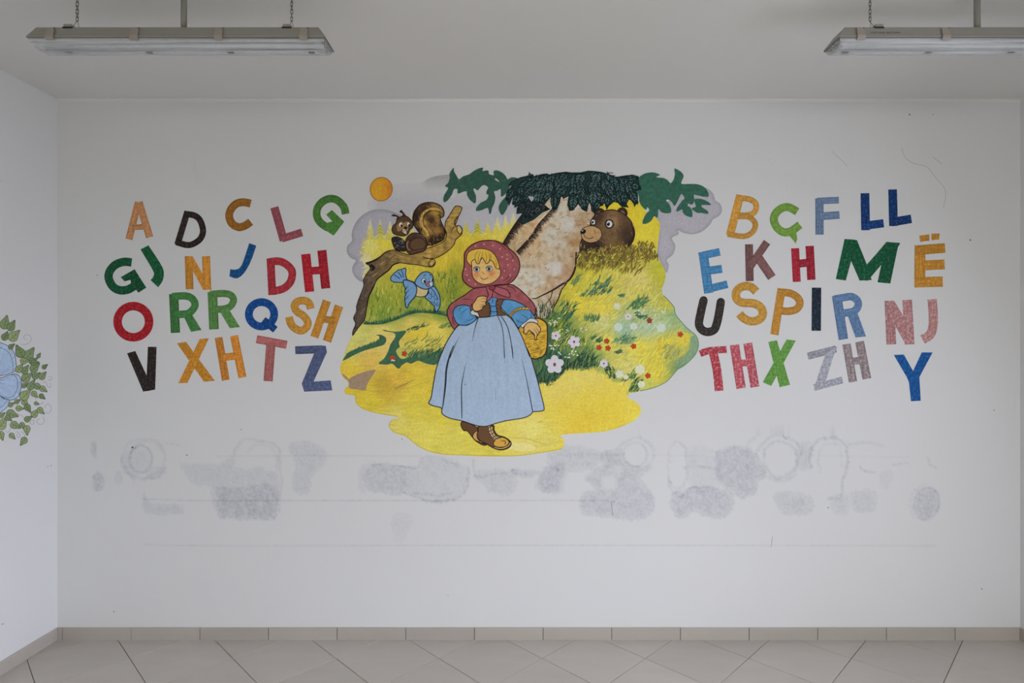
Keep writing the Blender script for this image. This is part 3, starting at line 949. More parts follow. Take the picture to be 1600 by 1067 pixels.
LL('light green capital letter R, right one of the double R', (98, 152, 78), [('S', [(331.8, 456), (334.5, 514.6)], 15), ('C', [(328, 460), (350, 458.5), (361, 461.5), (365, 469), (360.5, 478), (351, 482.5), (336, 483.5)], 11), ('P', [(342, 484), (357, 482), (375, 511), (359, 512.8)])])
LL('royal blue capital letter Q in the third left row', (12, 76, 146), [('R', (408.7, 491, 19.8, 19), 12.3), ('S', L6((468, 150), (612, 268)), 86 / K)])
LL('ochre capital letter S between the blue Q and the H', (205, 146, 48), [('C', [(485.8, 482.6), (482.6, 473.4), (474.7, 469.6), (464.6, 471.6), (460.2, 478.6), (464.2, 486.8), (474, 493.4), (480.6, 502.6), (479.3, 511), (470.8, 516.6), (460.6, 512.8), (454.2, 505), (451.7, 495)], 12)])
LL('ochre leaning capital letter H at the right end of the third left row', (202, 138, 42), [('S', [(510.8, 469.8), (491.2, 526.8)], 13), ('S', [(529.8, 477.8), (510.8, 533.4)], 13.4), ('S', [(505, 498.5), (524, 501)], 11)])
LL('dark brown capital letter V at the left end of the bottom row', (50, 40, 38), [('P', L5((370, 548), (468, 520), (612, 830), (640, 990), (562, 1005))), ('P', L5((618, 470), (722, 472), (705, 980), (600, 1000), (604, 820)))])
LL('orange capital letter X in the bottom left row', (220, 148, 36), [('P', L5((965, 430), (1070, 410), (1415, 875), (1285, 888))), ('P', L5((1235, 378), (1345, 370), (1090, 900), (978, 905)))])
LL('orange capital letter H between the orange X and the pink T', (214, 136, 40), [('S', [(341.6, 527.2), (352.8, 594)], 12), ('S', [(365.7, 524.4), (378.9, 589.8)], 12.6), ('S', [(349, 558.2), (368, 556.2)], 11.5)])
LL('pink capital letter T in the bottom left row', (184, 106, 104), [('S', L6((388, 380), (748, 447)), 96 / K), ('S', L6((560, 420), (525, 880)), 110 / K)])
LL('slate blue capital letter Z at the right end of the bottom left row', (84, 96, 134), [('S', L6((848, 512), (1170, 500)), 94 / K), ('P', L6((1100, 458), (1212, 458), (1226, 535), (1062, 895), (975, 930), (925, 910), (1075, 545))), ('P', L6((925, 910), (1062, 885), (1270, 870), (1290, 990), (955, 1005)))])

W = dict(side='right')
KCOL = 0.90
LL('warm yellow capital letter B, leftmost in the top right row', (224, 162, 62), [('S', L1 and R1((622, 112), (498, 592)), 96 / K), ('C', R1((590, 145), (720, 160), (795, 200), (812, 265), (780, 325), (700, 352), (570, 352)), 68 / K), ('C', R1((600, 368), (720, 372), (790, 430), (800, 490), (765, 555), (690, 600), (600, 600), (470, 575)), 66 / K)], **W)
LL('leaf green capital letter C with a cedilla in the top right row', (122, 165, 64), [('C', R1((1300, 312), (1200, 257), (1115, 270), (1045, 330), (1022, 410), (1060, 500), (1140, 555), (1230, 540), (1332, 465)), 95 / K), ('P', R1((1205, 598), (1290, 560), (1302, 640), (1280, 692), (1245, 640)))], **W)
LL('pale slate blue capital letter F in the top right row', (114, 138, 172), [('S', [(1280.3, 310), (1280.5, 366.6)], 13), ('S', [(1277, 314.2), (1310.7, 312.6)], 10.4), ('S', [(1282, 338), (1311.7, 335.8)], 12)], **W)
LL('dark blue capital letter L, left one of the double L', (18, 66, 130), [('S', R2((582, 90), (590, 531)), 105 / K), ('S', R2((560, 480), (805, 448)), 98 / K)], **W)
LL('dark blue capital letter L, right one of the double L', (18, 66, 130), [('S', R2((911, 45), (922, 481)), 104 / K), ('S', R2((900, 435), (1135, 395)), 102 / K)], **W)
LL('sky blue capital letter E at the left end of the second right row', (74, 142, 194), [('S', [(1098.5, 394.2), (1107.5, 458)], 14.5), ('S', [(1092, 400.6), (1124.8, 393.4)], 12), ('S', [(1105, 423.2), (1128.2, 420)], 12.6), ('S', [(1102, 452.6), (1136.7, 444)], 12)], **W)
LL('mauve brown capital letter K in the second right row', (134, 94, 92), [('S', [(1170.2, 381.6), (1171.5, 439.2)], 12.4), ('S', [(1198.5, 378.2), (1172, 416.5)], 12), ('S', [(1184.5, 402), (1206, 433.6)], 14)], **W)
LL('crimson capital letter H in the second right row', (178, 34, 54), [('S', [(1242.3, 387.8), (1244.9, 440.3)], 12.5), ('S', [(1265, 384.2), (1267.7, 437.2)], 13), ('S', [(1245, 412.3), (1266, 410)], 12.5)], **W)
LL('large dark green capital letter M in the second right row', (14, 96, 62), [('P', [(1319.6, 373.3), (1336, 374.5), (1329.5, 409), (1321.6, 438.3), (1305.8, 436)]), ('P', [(1322, 374), (1339, 375.2), (1354, 412), (1362, 437.5), (1343, 438.3), (1329.5, 407)]), ('P', [(1385, 377.8), (1406.5, 379.5), (1400, 385), (1378, 412.5), (1356, 438.5), (1342, 437.5), (1353, 414.5), (1368, 398)]), ('P', [(1388, 380), (1406.5, 380.4), (1403, 386), (1391, 443), (1371, 441), (1377, 413)])], **W)
LL('ochre capital letter E with two dots, rightmost in the second row', (206, 144, 44), [('S', [(1437.5, 383.5), (1437, 448.8)], 17), ('S', [(1429.5, 391.2), (1476.6, 387.4)], 15), ('S', [(1444, 414.7), (1475.9, 413)], 15.4), ('S', [(1429, 441.2), (1473, 440)], 16), ('P', R2((1228, 595), (1347, 580), (1350, 655), (1238, 670))), ('P', R2((1373, 573), (1472, 570), (1465, 643), (1372, 650)))], **W)
LL('dark grey-brown capital letter U at the left end of the third right row', (62, 54, 50), [('U', R3((185, 565), (150, 720), (130, 845), (165, 915), (235, 942), (310, 915), (345, 830), (372, 700), (390, 585)), 100 / K)], **W)
LL('golden yellow capital letter S in the third right row', (224, 166, 58), [('C', R3((812, 462), (740, 402), (640, 405), (577, 462), (577, 540), (640, 592), (780, 602), (865, 650), (890, 730), (845, 795), (750, 815), (665, 780), (612, 725)), 100 / K)], **W)
LL('ochre capital letter P between the yellow S and the navy I', (202, 142, 44), [('S', R3((1115, 425), (1027, 975)), 98 / K), ('C', R3((1085, 470), (1210, 480), (1300, 530), (1332, 600), (1290, 670), (1200, 695), (1110, 690)), 90 / K)], **W)
LL('navy black capital letter I, a single upright bar', (28, 44, 60), [('S', R3((1530, 414), (1526, 928)), 112 / K)], **W)
LL('steel blue capital letter R in the third right row', (100, 134, 176), [('S', R4((245, 508), (326, 1030)), 114 / K), ('C', R4((215, 553), (330, 532), (420, 522), (485, 560), (502, 625), (450, 695), (300, 722)), 90 / K), ('P', R4((375, 745), (495, 720), (595, 995), (470, 1008)))], **W)
LL('faded pink capital letter N at the right of the third row', (192, 134, 134), [('S', [(1389.8, 469.8), (1392.6, 538)], 15.4), ('S', [(1417.4, 468.5), (1421.3, 538)], 15), ('P', [(1383, 470.5), (1397, 469.5), (1411, 493), (1428, 520), (1427, 538), (1415, 538), (1398, 508)])], mat=M_WASH, **W)
LL('faded pink capital letter J, rightmost in the third row', (196, 140, 136), [('C', [(1456.2, 467.5), (1458, 490), (1457.6, 510), (1453, 523), (1441.5, 530.5)], 14.4)], mat=M_WASH, **W)
LL('washed red capital letter T at the left end of the bottom right row', (196, 62, 76), [('C', R5((143, 402), (250, 365), (460, 350)), 82 / K), ('C', R5((300, 385), (345, 600), (370, 843)), 104 / K)], mat=M_WASH, **W)
LL('washed red capital letter H beside the washed red T', (202, 88, 100), [('S', R5((552, 295), (632, 812)), 112 / K), ('S', R5((710, 275), (797, 797)), 106 / K), ('S', R5((600, 515), (750, 505)), 82 / K)], mat=M_WASH, **W)
LL('grass green capital letter X in the bottom right row', (100, 155, 64), [('P', R5((955, 260), (1058, 240), (1215, 770), (1090, 800))), ('P', R5((1175, 230), (1282, 245), (990, 785), (888, 740)))], **W)
LL('pale grey capital letter Z in the bottom right row', (164, 166, 178), [('S', [(1262, 556.5), (1306.5, 545)], 11), ('P', [(1308.5, 540.5), (1301, 560), (1292, 590), (1286, 603), (1271, 609.5), (1282, 575), (1290, 553)]), ('S', [(1272, 605.5), (1316.5, 593.5)], 10.5)], mat=M_WASH, **W)
LL('pale grey-pink capital letter H beside the grey Z', (166, 148, 150), [('S', R6((362, 285), (440, 737)), 100 / K), ('S', R6((518, 255), (605, 700)), 106 / K), ('S', R6((440, 490), (540, 480)), 85 / K)], mat=M_WASH, **W)
LL('bright blue capital letter Y, lowest letter on the right', (14, 88, 158), [('P', R6((925, 415), (1045, 410), (1155, 605), (1258, 385), (1388, 385), (1230, 680), (1247, 960), (1130, 967), (1105, 740), (1080, 680)))], **W)

KCOL = 1.26

# ------------------------------------------------------------------ the mural
mural = empty('wall_mural', (0, 0, 0))
tag(mural, 'large woodland mural of a girl in red shawl and pale blue skirt', 'mural')
BK = (34, 22, 20)          # outline brown-black
M1 = Crop(530, 255, 8.889); M2 = Crop(670, 255, 8.889); M3 = Crop(780, 255, 8.889); M4 = Crop(890, 255, 8.889)
M5 = Crop(960, 255, 8.889); M6 = Crop(530, 360, 8.889); M7 = Crop(680, 360, 8.889); M8 = Crop(800, 360, 8.889)
M9 = Crop(930, 360, 8.889); MA = Crop(530, 480, 8.889); MB = Crop(680, 440, 8.889); MC = Crop(660, 540, 8.0)
MD = Crop(800, 470, 8.889); ME = Crop(940, 460, 8.889); MF = Crop(530, 580, 6.957); MG = Crop(700, 600, 8.889)
MH = Crop(840, 560, 5.926); MI = Crop(590, 310, 9.7); MJ = Crop(700, 375, 11.86); MK = Crop(885, 310, 11.86); ML = Crop(600, 410, 11.86)
QL = Crop(530, 255, 5.333); QR = Crop(830, 255, 5.333); QM = Crop(830, 455, 5.333); QN = Crop(530, 455, 5.333)

def cloudfn(base, rim=0.86, a=0.85, w=3.5, pts=None):
    P = list(pts) + [pts[0]]
    def f(X, Y):
        d = seg_dist(P, X, Y)
        n = nz(X, Y, .09, .05, 2.0)
        k = 1 - (1 - rim) * np.exp(-(d / w) ** 2) + 0.03 * n
        rgb = np.array(base)[None, :] * k[:, None]
        return np.hstack([rgb, np.full((len(X), 1), a)])
    return f

# pale grey sky and clouds
sky = Paint(0.10)
P = smooth_pts([(574, 318), (577, 305), (590, 300), (612, 288), (640, 286), (662, 283), (690, 275), (720, 276), (760, 285), (800, 290), (850, 300), (860, 345), (820, 372), (760, 372),
                (700, 365), (640, 372), (600, 380), (572, 372), (563, 350), (574, 332)], True, 5)
def skyf(X, Y):
    top = np.clip((Y - 280) / 40, 0, 1); a = 0.06 + 0.6 * top
    a = a * np.clip((X - 572) / 20, 0.3, 1)
    n = nz(X, Y, .03, .12, 4)
    rgb = np.array((172, 170, 178))[None, :] * (1 + .03 * n[:, None])
    return np.hstack([rgb, a[:, None]])
sky.fill(P, 3.5, skyf)
P = smooth_pts(M1((1115, 300), (1180, 250), (1300, 190), (1500, 160), (1600, 190), (1600, 480), (1400, 400), (1200, 360), (1120, 310)), True, 4)
sky.fill(P, 2.5, lambda X, Y: np.hstack([np.tile((152, 149, 152.0), (len(X), 1)) * (1 + .06 * nz(X, Y, .15, .1, 3)[:, None]), (0.12 + np.clip(1.0 - (Y - 276) / 24, 0, 1) * np.clip((X - 655) / 14, 0.2, 1) * .7)[:, None]]))
sky.build('painted_sky', M_VEIL, mural, 'pale grey washed sky behind the squirrel')

def cloud(name, outline, base, label, rim=.84, w=3.5, a=.85):
    p = Paint(0.20)
    P = smooth_pts(outline, True, 5)
    p.fill(P, 2.6, cloudfn(base, rim, a, w, P))
    return p.build('cloud', M_VEIL, mural, label)
cloud('cloud', [(575, 331), (562, 340), (553, 353), (549.5, 366), (550, 376), (543, 384), (542, 394), (548, 403), (556, 407), (551, 416), (551, 426), (557, 435), (567, 440),
                (585, 430), (600, 400), (640, 370), (640, 345), (612, 330), (590, 327)], (164, 161, 172), 'grey-violet cloud edge on the left of the painting')
cloud('cloud', [(1025, 330), (1040, 318), (1065, 300), (1090, 291), (1104, 294), (1114, 302), (1118, 313), (1125, 318), (1128, 327), (1125, 336), (1114, 343), (1110, 350), (1098, 361), (1083, 366),
                (1068, 364), (1060, 360), (1060, 366), (1050, 372), (1055, 383), (1052, 397), (1042, 406), (1045, 414), (1042, 426), (1037, 420), (1030, 405), (1026, 390), (1028, 370), (1026, 350)],
      (168, 164, 175), 'grey-violet cloud on the right of the painting', rim=.88)

# the painted land: blended colour samples plus brushy streaks
LAND = [
 (580, 385, 226, 210, 110), (600, 375, 225, 205, 62), (640, 385, 212, 192, 55), (566, 410, 216, 205, 150), (600, 405, 216, 192, 62), (690, 410, 216, 190, 46), (700, 440, 178, 172, 46), (575, 430, 222, 210, 140),
 (650, 428, 214, 192, 55), (600, 440, 182, 178, 52), (588, 468, 150, 160, 48), (620, 470, 150, 160, 48), (640, 490, 118, 145, 58), (680, 470, 152, 164, 48), (705, 455, 135, 142, 38), (712, 430, 160, 158, 42),
 (740, 370, 216, 192, 48), (775, 352, 226, 205, 90), (745, 352, 220, 198, 50), (690, 490, 140, 156, 58), (722, 395, 206, 182, 46), (670, 440, 172, 165, 40), (600, 495, 120, 148, 52), (660, 395, 215, 190, 45), (700, 385, 216, 190, 50),
 (640, 499, 222, 200, 95), (600, 515, 222, 204, 105), (562, 528, 206, 202, 105), (680, 515, 226, 200, 82), (655, 527, 230, 196, 50), (575, 560, 222, 185, 80), (602, 540, 228, 194, 105), (552, 545, 206, 196, 100),
 (545, 578, 220, 190, 55), (620, 590, 214, 178, 55), (600, 605, 196, 162, 50), (645, 590, 216, 186, 52), (655, 610, 215, 190, 55), (580, 625, 212, 190, 46), (640, 640, 212, 194, 60), (620, 655, 216, 200, 95), (660, 680, 218, 202, 84),
 (700, 695, 214, 200, 78), (760, 706, 212, 196, 72), (850, 690, 214, 200, 92), (830, 670, 226, 210, 110), (860, 645, 222, 200, 70), (900, 600, 224, 204, 92), (940, 640, 222, 196, 55), (990, 640, 226, 202, 66), (900, 665, 220, 190, 50),
 (680, 640, 214, 196, 60), (560, 605, 214, 186, 44),
 (1000, 335, 226, 200, 36), (970, 328, 222, 194, 34), (1010, 375, 224, 202, 48), (900, 425, 190, 178, 56), (920, 440, 212, 200, 56), (960, 425, 214, 198, 84), (1000, 440, 212, 196, 105), (1032, 430, 186, 182, 46), (880, 455, 200, 188, 56),
 (1000, 462, 208, 196, 84), (900, 478, 226, 202, 56), (940, 488, 222, 200, 66), (1040, 478, 196, 186, 66), (1000, 495, 176, 190, 130), (975, 515, 160, 188, 156), (1040, 505, 172, 192, 140), (1010, 512, 176, 196, 160), (940, 505, 196, 196, 110),
 (880, 500, 132, 152, 74), (858, 520, 70, 105, 74), (870, 560, 58, 100, 74), (905, 545, 116, 145, 76), (930, 560, 146, 166, 82), (950, 540, 212, 200, 84), (1000, 545, 222, 202, 66), (1040, 545, 224, 196, 46), (1070, 530, 222, 198, 56),
 (1087, 540, 124, 156, 118), (1062, 572, 116, 146, 100), (1078, 515, 140, 180, 140), (1020, 580, 218, 200, 60), (982, 578, 210, 200, 108), (1005, 603, 196, 196, 90), (950, 590, 166, 176, 92), (960, 560, 206, 196, 90), (1060, 550, 206, 190, 60),
 (850, 595, 46, 80, 70), (890, 580, 80, 110, 66), (1050, 492, 150, 180, 120)]
def landf(X, Y):
    n1 = nz(X, Y, .05, .05, 1.0); n2 = nz(X, Y, .05, .05, 9.0)
    c = idw(LAND, X + 5 * n1, Y + 5 * n2, 3.4)
    # upright streaks in the grass, sideways ones on the path
    v = np.clip((505 - Y) / 40, 0, 1) * (X < 800)
    st = nz(X, Y, .45, .05, 6.0) * v + nz(X, Y, .045, .30, 7.0) * (1 - v)
    fine = nz(X, Y, .5, .25, 11.0)
    k = 1 + .07 * st + .045 * fine + .05 * n1
    return c * k[:, None]
def spire(x, y, w, h): return [(x - w, y + h), (x - w * .45, y + h * .55), (x - w * .6, y + h * .5), (x - .8, y), (x + .8, y), (x + w * .6, y + h * .5), (x + w * .45, y + h * .55), (x + w, y + h)]

wood = Paint(0.32)
def treef(X, Y):
    c = idw([(580, 350, 214, 204, 130), (594, 352, 190, 182, 70), (612, 350, 214, 204, 110), (643, 345, 205, 195, 110), (760, 355, 214, 196, 70), (700, 360, 216, 190, 50), (780, 345, 226, 208, 110), (745, 345, 190, 180, 60), (600, 400, 220, 200, 60), (800, 350, 222, 205, 80)], X, Y)
    k = 1 + .08 * nz(X, Y, .35, .35, 6.0)
    a = np.clip((Y - 330 - 6 * (X < 700)) / 26, 0.35, 1)
    return np.hstack([c * k[:, None], a[:, None]])
for x, y, w, h in ((578.5, 343, 9, 42), (594, 343, 9, 40), (609.5, 345, 10, 40), (569, 372, 7, 25), (623, 350, 9, 36), (643, 330, 7, 40), (728, 347, 9, 38), (746, 340, 9, 42), (762, 348, 9, 36), (777, 340, 11, 40),
                   (790, 336, 10, 45), (802, 332, 12, 45), (815, 330, 10, 40), (712, 352, 9, 34), (686, 345, 9, 40)):
    wood.fill(spire(x, y, w, h), 2.2, treef)
wood.fill(smooth_pts([(573, 376), (600, 366), (640, 368), (700, 362), (760, 362), (800, 356), (822, 350), (822, 400), (700, 402), (600, 402), (573, 398), (570, 387)], True, 3), 3, treef)
for bx, by in ((594, 352), (746, 350)):
    for q in range(3):
        wood.stroke([(bx, by + q * 5), (bx - 4 - q * 1.5, by + 5 + q * 5)], 2.2, (168, 162, 60), taper=(1, .2))
        wood.stroke([(bx, by + q * 5), (bx + 4 + q * 1.5, by + 5 + q * 5)], 2.2, (168, 162, 60), taper=(1, .2))
for x, y in ((586, 370), (601, 369), (735, 366), (755, 368)):
    wood.stroke([(x - 4, y - 3), (x, y + 1), (x + 4, y - 4)], 1.8, (214, 210, 196), sm=True, taper=(.2, 1, .2))
wood.build('painted_forest', M_VEIL, mural, 'row of pale yellow fir trees along the horizon')

OUT = ([(577, 374), (570, 383), (568, 395), (566, 407), (571, 420), (566, 432), (572, 446), (560, 470), (556, 500), (551, 523), (545, 535), (541, 544), (536, 560), (532, 572), (533, 584), (538, 592), (545, 597), (546, 602),
        (540, 606), (538, 612), (543, 616.5), (554, 617.5), (555, 625), (559, 633), (568, 639), (587, 645), (610, 648.5), (624, 651), (612, 656), (608, 663), (612, 672), (622, 678), (634, 682), (644, 690), (656, 699),
        (670, 705), (684, 709), (717, 711), (756, 713), (800, 712.5), (835, 708), (862, 705.5), (876, 702), (881, 696), (882, 690), (879, 684), (874, 681), (890, 678), (925, 676), (950, 673), (975, 665), (993, 655),
        (1001, 645), (1001, 637), (994, 628), (984, 623), (979, 616), (1000, 611), (1020, 607), (1040, 597), (1052, 585), (1059, 577), (1069, 571), (1083, 558), (1090, 546), (1091, 534), (1087, 524), (1080, 518),
        (1070, 509), (1060, 498), (1056, 492), (1053, 480), (1045, 470), (1037, 462), (1034, 453), (1038, 441), (1040, 430), (1037, 418), (1029, 405), (1027, 390), (1029, 372), (1031, 350), (1022, 338), (1012, 334),
        (1000, 318), (985, 310), (950, 308), (905, 312), (860, 330), (830, 352), (810, 366), (780, 366), (700, 372), (630, 376)])
land = Paint(0.42)
land.fill(smooth_pts(OUT, True, 4), 2.0, landf)
# soft greenish rim where the brush ended
land.build('painted_ground', M_SOFT, mural, 'yellow and green painted meadow with a winding path')

PATHS = [s_ for s_ in LAND if s_[1] > 585 and s_[2] > 205 and s_[4] < 112 and not (s_[0] > 1003)]
PATHS += [(870, 612, 220, 200, 92), (845, 625, 222, 202, 84), (900, 590, 222, 204, 96), (930, 585, 220, 202, 96), (955, 605, 224, 200, 74), (880, 640, 222, 196, 60), (920, 625, 222, 198, 66), (915, 650, 218, 190, 52), (960, 650, 222, 196, 54)]
def pathf(X, Y):
    c = idw(PATHS, X + 5 * nz(X, Y, .05, .05, 1.0), Y, 3.0)
    st = nz(X, Y, .04, .32, 7.0) * (X < 890) + nz(X, Y, .30, .05, 7.0) * (X >= 890)
    return c * (1 + .06 * st + .04 * nz(X, Y, .5, .3, 11.0))[:, None]
pa = Paint(0.47)
pa.fill(smooth_pts(MH((0, 245), (60, 242), (110, 257), (170, 212), (260, 122), (330, 107), (400, 117), (500, 102), (570, 127), (640, 167), (700, 217), (760, 227), (850, 217), (826, 290), (818, 330), (842, 372), (900, 410), (948, 455),
                            (952, 480), (930, 520), (880, 560), (780, 610), (640, 660), (450, 682), (300, 695), (205, 712), (235, 742), (246, 785), (238, 820), (180, 850), (0, 878)) + [(800, 710), (760, 700), (760, 610)], True, 3), 2.4, pathf)
pa.build('painted_path', M_SOFT, mural, 'plain yellow path in the foreground')

def scatter(poly, n, ang, spread, l0, l1):
    xs = [p[0] for p in poly]; ys = [p[1] for p in poly]; out = []
    while len(out) < n:
        X = np.array([rnd.uniform(min(xs), max(xs)) for _ in range(n)]); Y = np.array([rnd.uniform(min(ys), max(ys)) for _ in range(n)])
        k = inside(poly, X, Y)
        out += [(x, y, ang + rnd.uniform(-spread, spread), rnd.uniform(l0, l1)) for x, y in zip(X[k], Y[k])]
    out = out[:n]; out.sort(key=lambda s: s[1])
    return out
def painterly(gs, poly, n, ang, spread, l0, l1, w, jit, src=LAND, p_=3.4):
    gs.cyc = 24
    sp_ = scatter(poly, n, ang, spread, l0, l1)
    X = np.array([q[0] for q in sp_]); Y = np.array([q[1] for q in sp_])
    cc = idw(src, X, Y, p_)
    for i, ((x, y, a, l), c) in enumerate(zip(sp_, cc)):
        a = math.radians(a); b_ = rnd.uniform(-.25, .25); j = rnd.uniform(1 - jit, 1 + jit)
        c = (min(255, c[0] * j), min(255, c[1] * j * rnd.uniform(.97, 1.03)), min(255, c[2] * j * rnd.uniform(.85, 1.15)))
        e = (x + math.cos(a + b_) * l, y - math.sin(a + b_) * l)
        if not inside(poly, [e[0]], [e[1]])[0]: continue
        gs.stroke([(x, y), (x + math.cos(a) * l * .5, y - math.sin(a) * l * .5), e], w * rnd.uniform(.6, 1.4), c, sm=True, taper=(.3, 1, .1), step=False, n=3)
    gs.d += .012
ug = Paint(0.43)
painterly(ug, [(572, 380), (640, 376), (815, 362), (800, 400), (740, 420), (720, 490), (640, 492), (580, 502), (572, 450)], 700, 90, 25, 6, 13, 1.8, .08)
painterly(ug, [(925, 320), (1010, 330), (1028, 350), (1026, 392), (985, 380), (985, 340)], 160, 80, 30, 6, 12, 2.0, .05)
painterly(ug, [(540, 552), (600, 522), (690, 500), (690, 570), (660, 640), (620, 648), (560, 628), (545, 608), (536, 580)], 420, 22, 16, 8, 18, 1.8, .07)
ug.d = 0.49
PTH = [(690, 650), (850, 640), (850, 600), (880, 582), (930, 584), (975, 604), (990, 630), (998, 642), (975, 660), (900, 674), (872, 684), (876, 700), (800, 709), (717, 708), (660, 696), (614, 670), (620, 655)]
painterly(ug, PTH, 700, 8, 14, 10, 24, 1.8, .03, PATHS, 3.0)
painterly(ug, [(870, 600), (880, 584), (930, 586), (972, 606), (985, 630), (940, 640), (870, 640)], 300, 88, 12, 8, 18, 1.6, .03, PATHS, 3.0)
ug.build('brush_stroke', M_FLAT, mural, 'broad soft brush strokes in the yellow paint')['kind'] = 'stuff'

gr = Paint(0.50)
gr.line(smooth_pts([(1037, 462), (1045, 470), (1053, 480), (1056, 492), (1070, 509), (1080, 518), (1087, 524), (1091, 534), (1090, 546), (1083, 558), (1069, 571), (1059, 577), (1052, 585), (1040, 597), (1020, 606), (1000, 610.5)], False), 1.5, (108, 142, 104))
gr.line(smooth_pts([(545, 616), (555, 618), (556, 627), (560, 633), (568, 638.5), (587, 644.5), (622, 650.5)], False), 1.4, (196, 178, 50))
gr.line(smooth_pts([(611, 658), (608, 665), (616, 675), (634, 681), (656, 698), (684, 708), (717, 710.5), (800, 712), (850, 706), (878, 701)], False), 1.4, (196, 178, 62))
# green lobe on the far right and the pale mist behind the flowers
def lobe(X, Y):
    a = np.clip((X - 1066 - 0.25 * np.abs(Y - 540)) / 12, 0, 1)
    c = np.tile((128, 158, 122.0), (len(X), 1)) * (1 + .10 * nz(X, Y, .3, .12, 3)[:, None])
    return np.hstack([c, np.ones((len(X), 1))])
gr.fill(smooth_pts(ME((1290, 570), (1330, 680), (1330, 760), (1270, 860), (1150, 965), (1050, 985), (1010, 960), (1100, 880), (1190, 800), (1240, 700), (1220, 620)), True, 4), 2.2, lobe)
# dark banks on the left
GD = (58, 100, 78)
def bankf(X, Y):
    c = np.tile((62, 102, 76.0), (len(X), 1)) * (1 + .16 * nz(X, Y, .25, .25, 3)[:, None])
    return c
gr.fill(smooth_pts(MA((52, 745), (75, 690), (115, 640), (180, 600), (300, 555), (400, 520), (480, 490), (560, 450), (575, 410), (510, 385), (580, 382), (640, 415), (655, 465), (620, 520), (540, 548), (430, 578), (300, 622), (160, 690)), True, 3), 2.2, bankf)
gr.fill(smooth_pts(MA((545, 780), (620, 715), (680, 610), (712, 515), (780, 410), (758, 355), (640, 335), (605, 312), (700, 330), (790, 340), (930, 325), (890, 400), (830, 480), (850, 560), (880, 640), (960, 680), (1080, 610), (1230, 640),
                     (1330, 620), (1430, 570), (1360, 788), (1200, 780), (1100, 742), (1000, 785), (940, 765), (870, 810), (820, 855), (740, 785), (660, 797)), True, 3), 2.2, bankf)
gr.fill(smooth_pts(MA((790, 600), (880, 540), (960, 600), (1000, 560), (1080, 590), (1040, 640), (960, 690), (880, 720), (830, 690)), True, 3), 2.5, lambda X, Y: np.tile((186, 184, 84.0), (len(X), 1)) * (1 + .1 * nz(X, Y, .3, .3, 3)[:, None]))
def patchf(X, Y):
    return np.tile((160, 134, 108.0), (len(X), 1)) * (1 + .10 * nz(X, Y, .3, .3, 5)[:, None])
gr.fill(smooth_pts(MF((95, 95), (150, 55), (230, 20), (390, -20), (380, 20), (330, 95), (300, 160), (285, 208), (190, 198), (110, 180), (105, 130)), True, 3), 2.2, patchf)
gr.fill(smooth_pts(MF((35, 20), (60, 40), (100, 80), (95, 100), (60, 75), (38, 45)), True, 3), 2.2, patchf)
gr.stroke(MF((300, 212), (430, 216), (600, 205), (760, 175), (900, 130), (985, 110)), 1.0, (186, 152, 52), sm=True, taper=(.6, 1, .3))
gr.stroke(MF((600, 190), (700, 150), (820, 90)), 5, (178, 142, 66), sm=True, taper=(.6, 1, .1))
for q in range(26):
    x = rnd.uniform(590, 645); y = rnd.uniform(582, 603)
    gr.stroke([(x, y), (x + rnd.uniform(3, 7), y - rnd.uniform(0, 5)), (x + rnd.uniform(6, 14), y - rnd.uniform(3, 9))], rnd.uniform(.5, 1.3), rnd.choice([(190, 150, 40), (178, 134, 60), (232, 200, 70), (200, 160, 40)]), sm=True, taper=(.4, 1, .1), step=False)
gr.d += .05
gr.stroke(MG((800, 745), (930, 745), (1100, 760), (1250, 810), (1400, 850)), 2.2, (196, 184, 92), sm=True, taper=(.2, 1, .3))
gr.fill(ell(812, 698, 26, 7, 5), 3, lambda X, Y: np.tile((224, 210, 130.0, .8), (len(X), 1)))
gr.build('ground_brushwork', M_SOFT, mural, 'dark green banks and brown path strokes')

gs = Paint(0.60)
DG = [(48, 92, 66), (62, 106, 76), (40, 80, 62), (84, 122, 76)]
MGc = [(112, 140, 50), (96, 126, 48), (140, 156, 56), (84, 116, 44)]
YG = [(196, 190, 70), (214, 200, 84), (176, 178, 66)]
MEAD = [(878, 452), (905, 428), (935, 424), (990, 424), (1030, 414), (1038, 432), (1033, 455), (1052, 485), (1068, 512), (1084, 530), (1080, 552), (1055, 574), (1036, 596), (1002, 606), (982, 612), (965, 596), (940, 578), (900, 574), (850, 598), (846, 560), (858, 500)]
painterly(gs, MEAD, 1500, 52, 22, 7, 15, 2.0, .13)
gs.blades([(x + rnd.uniform(0, 6), y + rnd.uniform(-3, 3), 180 + rnd.uniform(-40, 40), rnd.uniform(4, 9)) for x, y in ((570, 375), (566, 385), (566, 395), (566, 403), (570, 413), (570, 422), (570, 430), (572, 440)) for _ in range(4)], [(214, 204, 150), (210, 200, 130), (196, 190, 160)], 1.6)
# upright grass behind the bird
gs.blades(scatter([(585, 455), (700, 425), (720, 470), (705, 492), (640, 488), (575, 503), (575, 480)], 300, 90, 14, 5, 13), MGc + YG + MGc, 1.1)
gs.blades(scatter([(690, 425), (722, 430), (728, 445), (700, 480)], 60, 90, 14, 6, 14), MGc, 1.2)
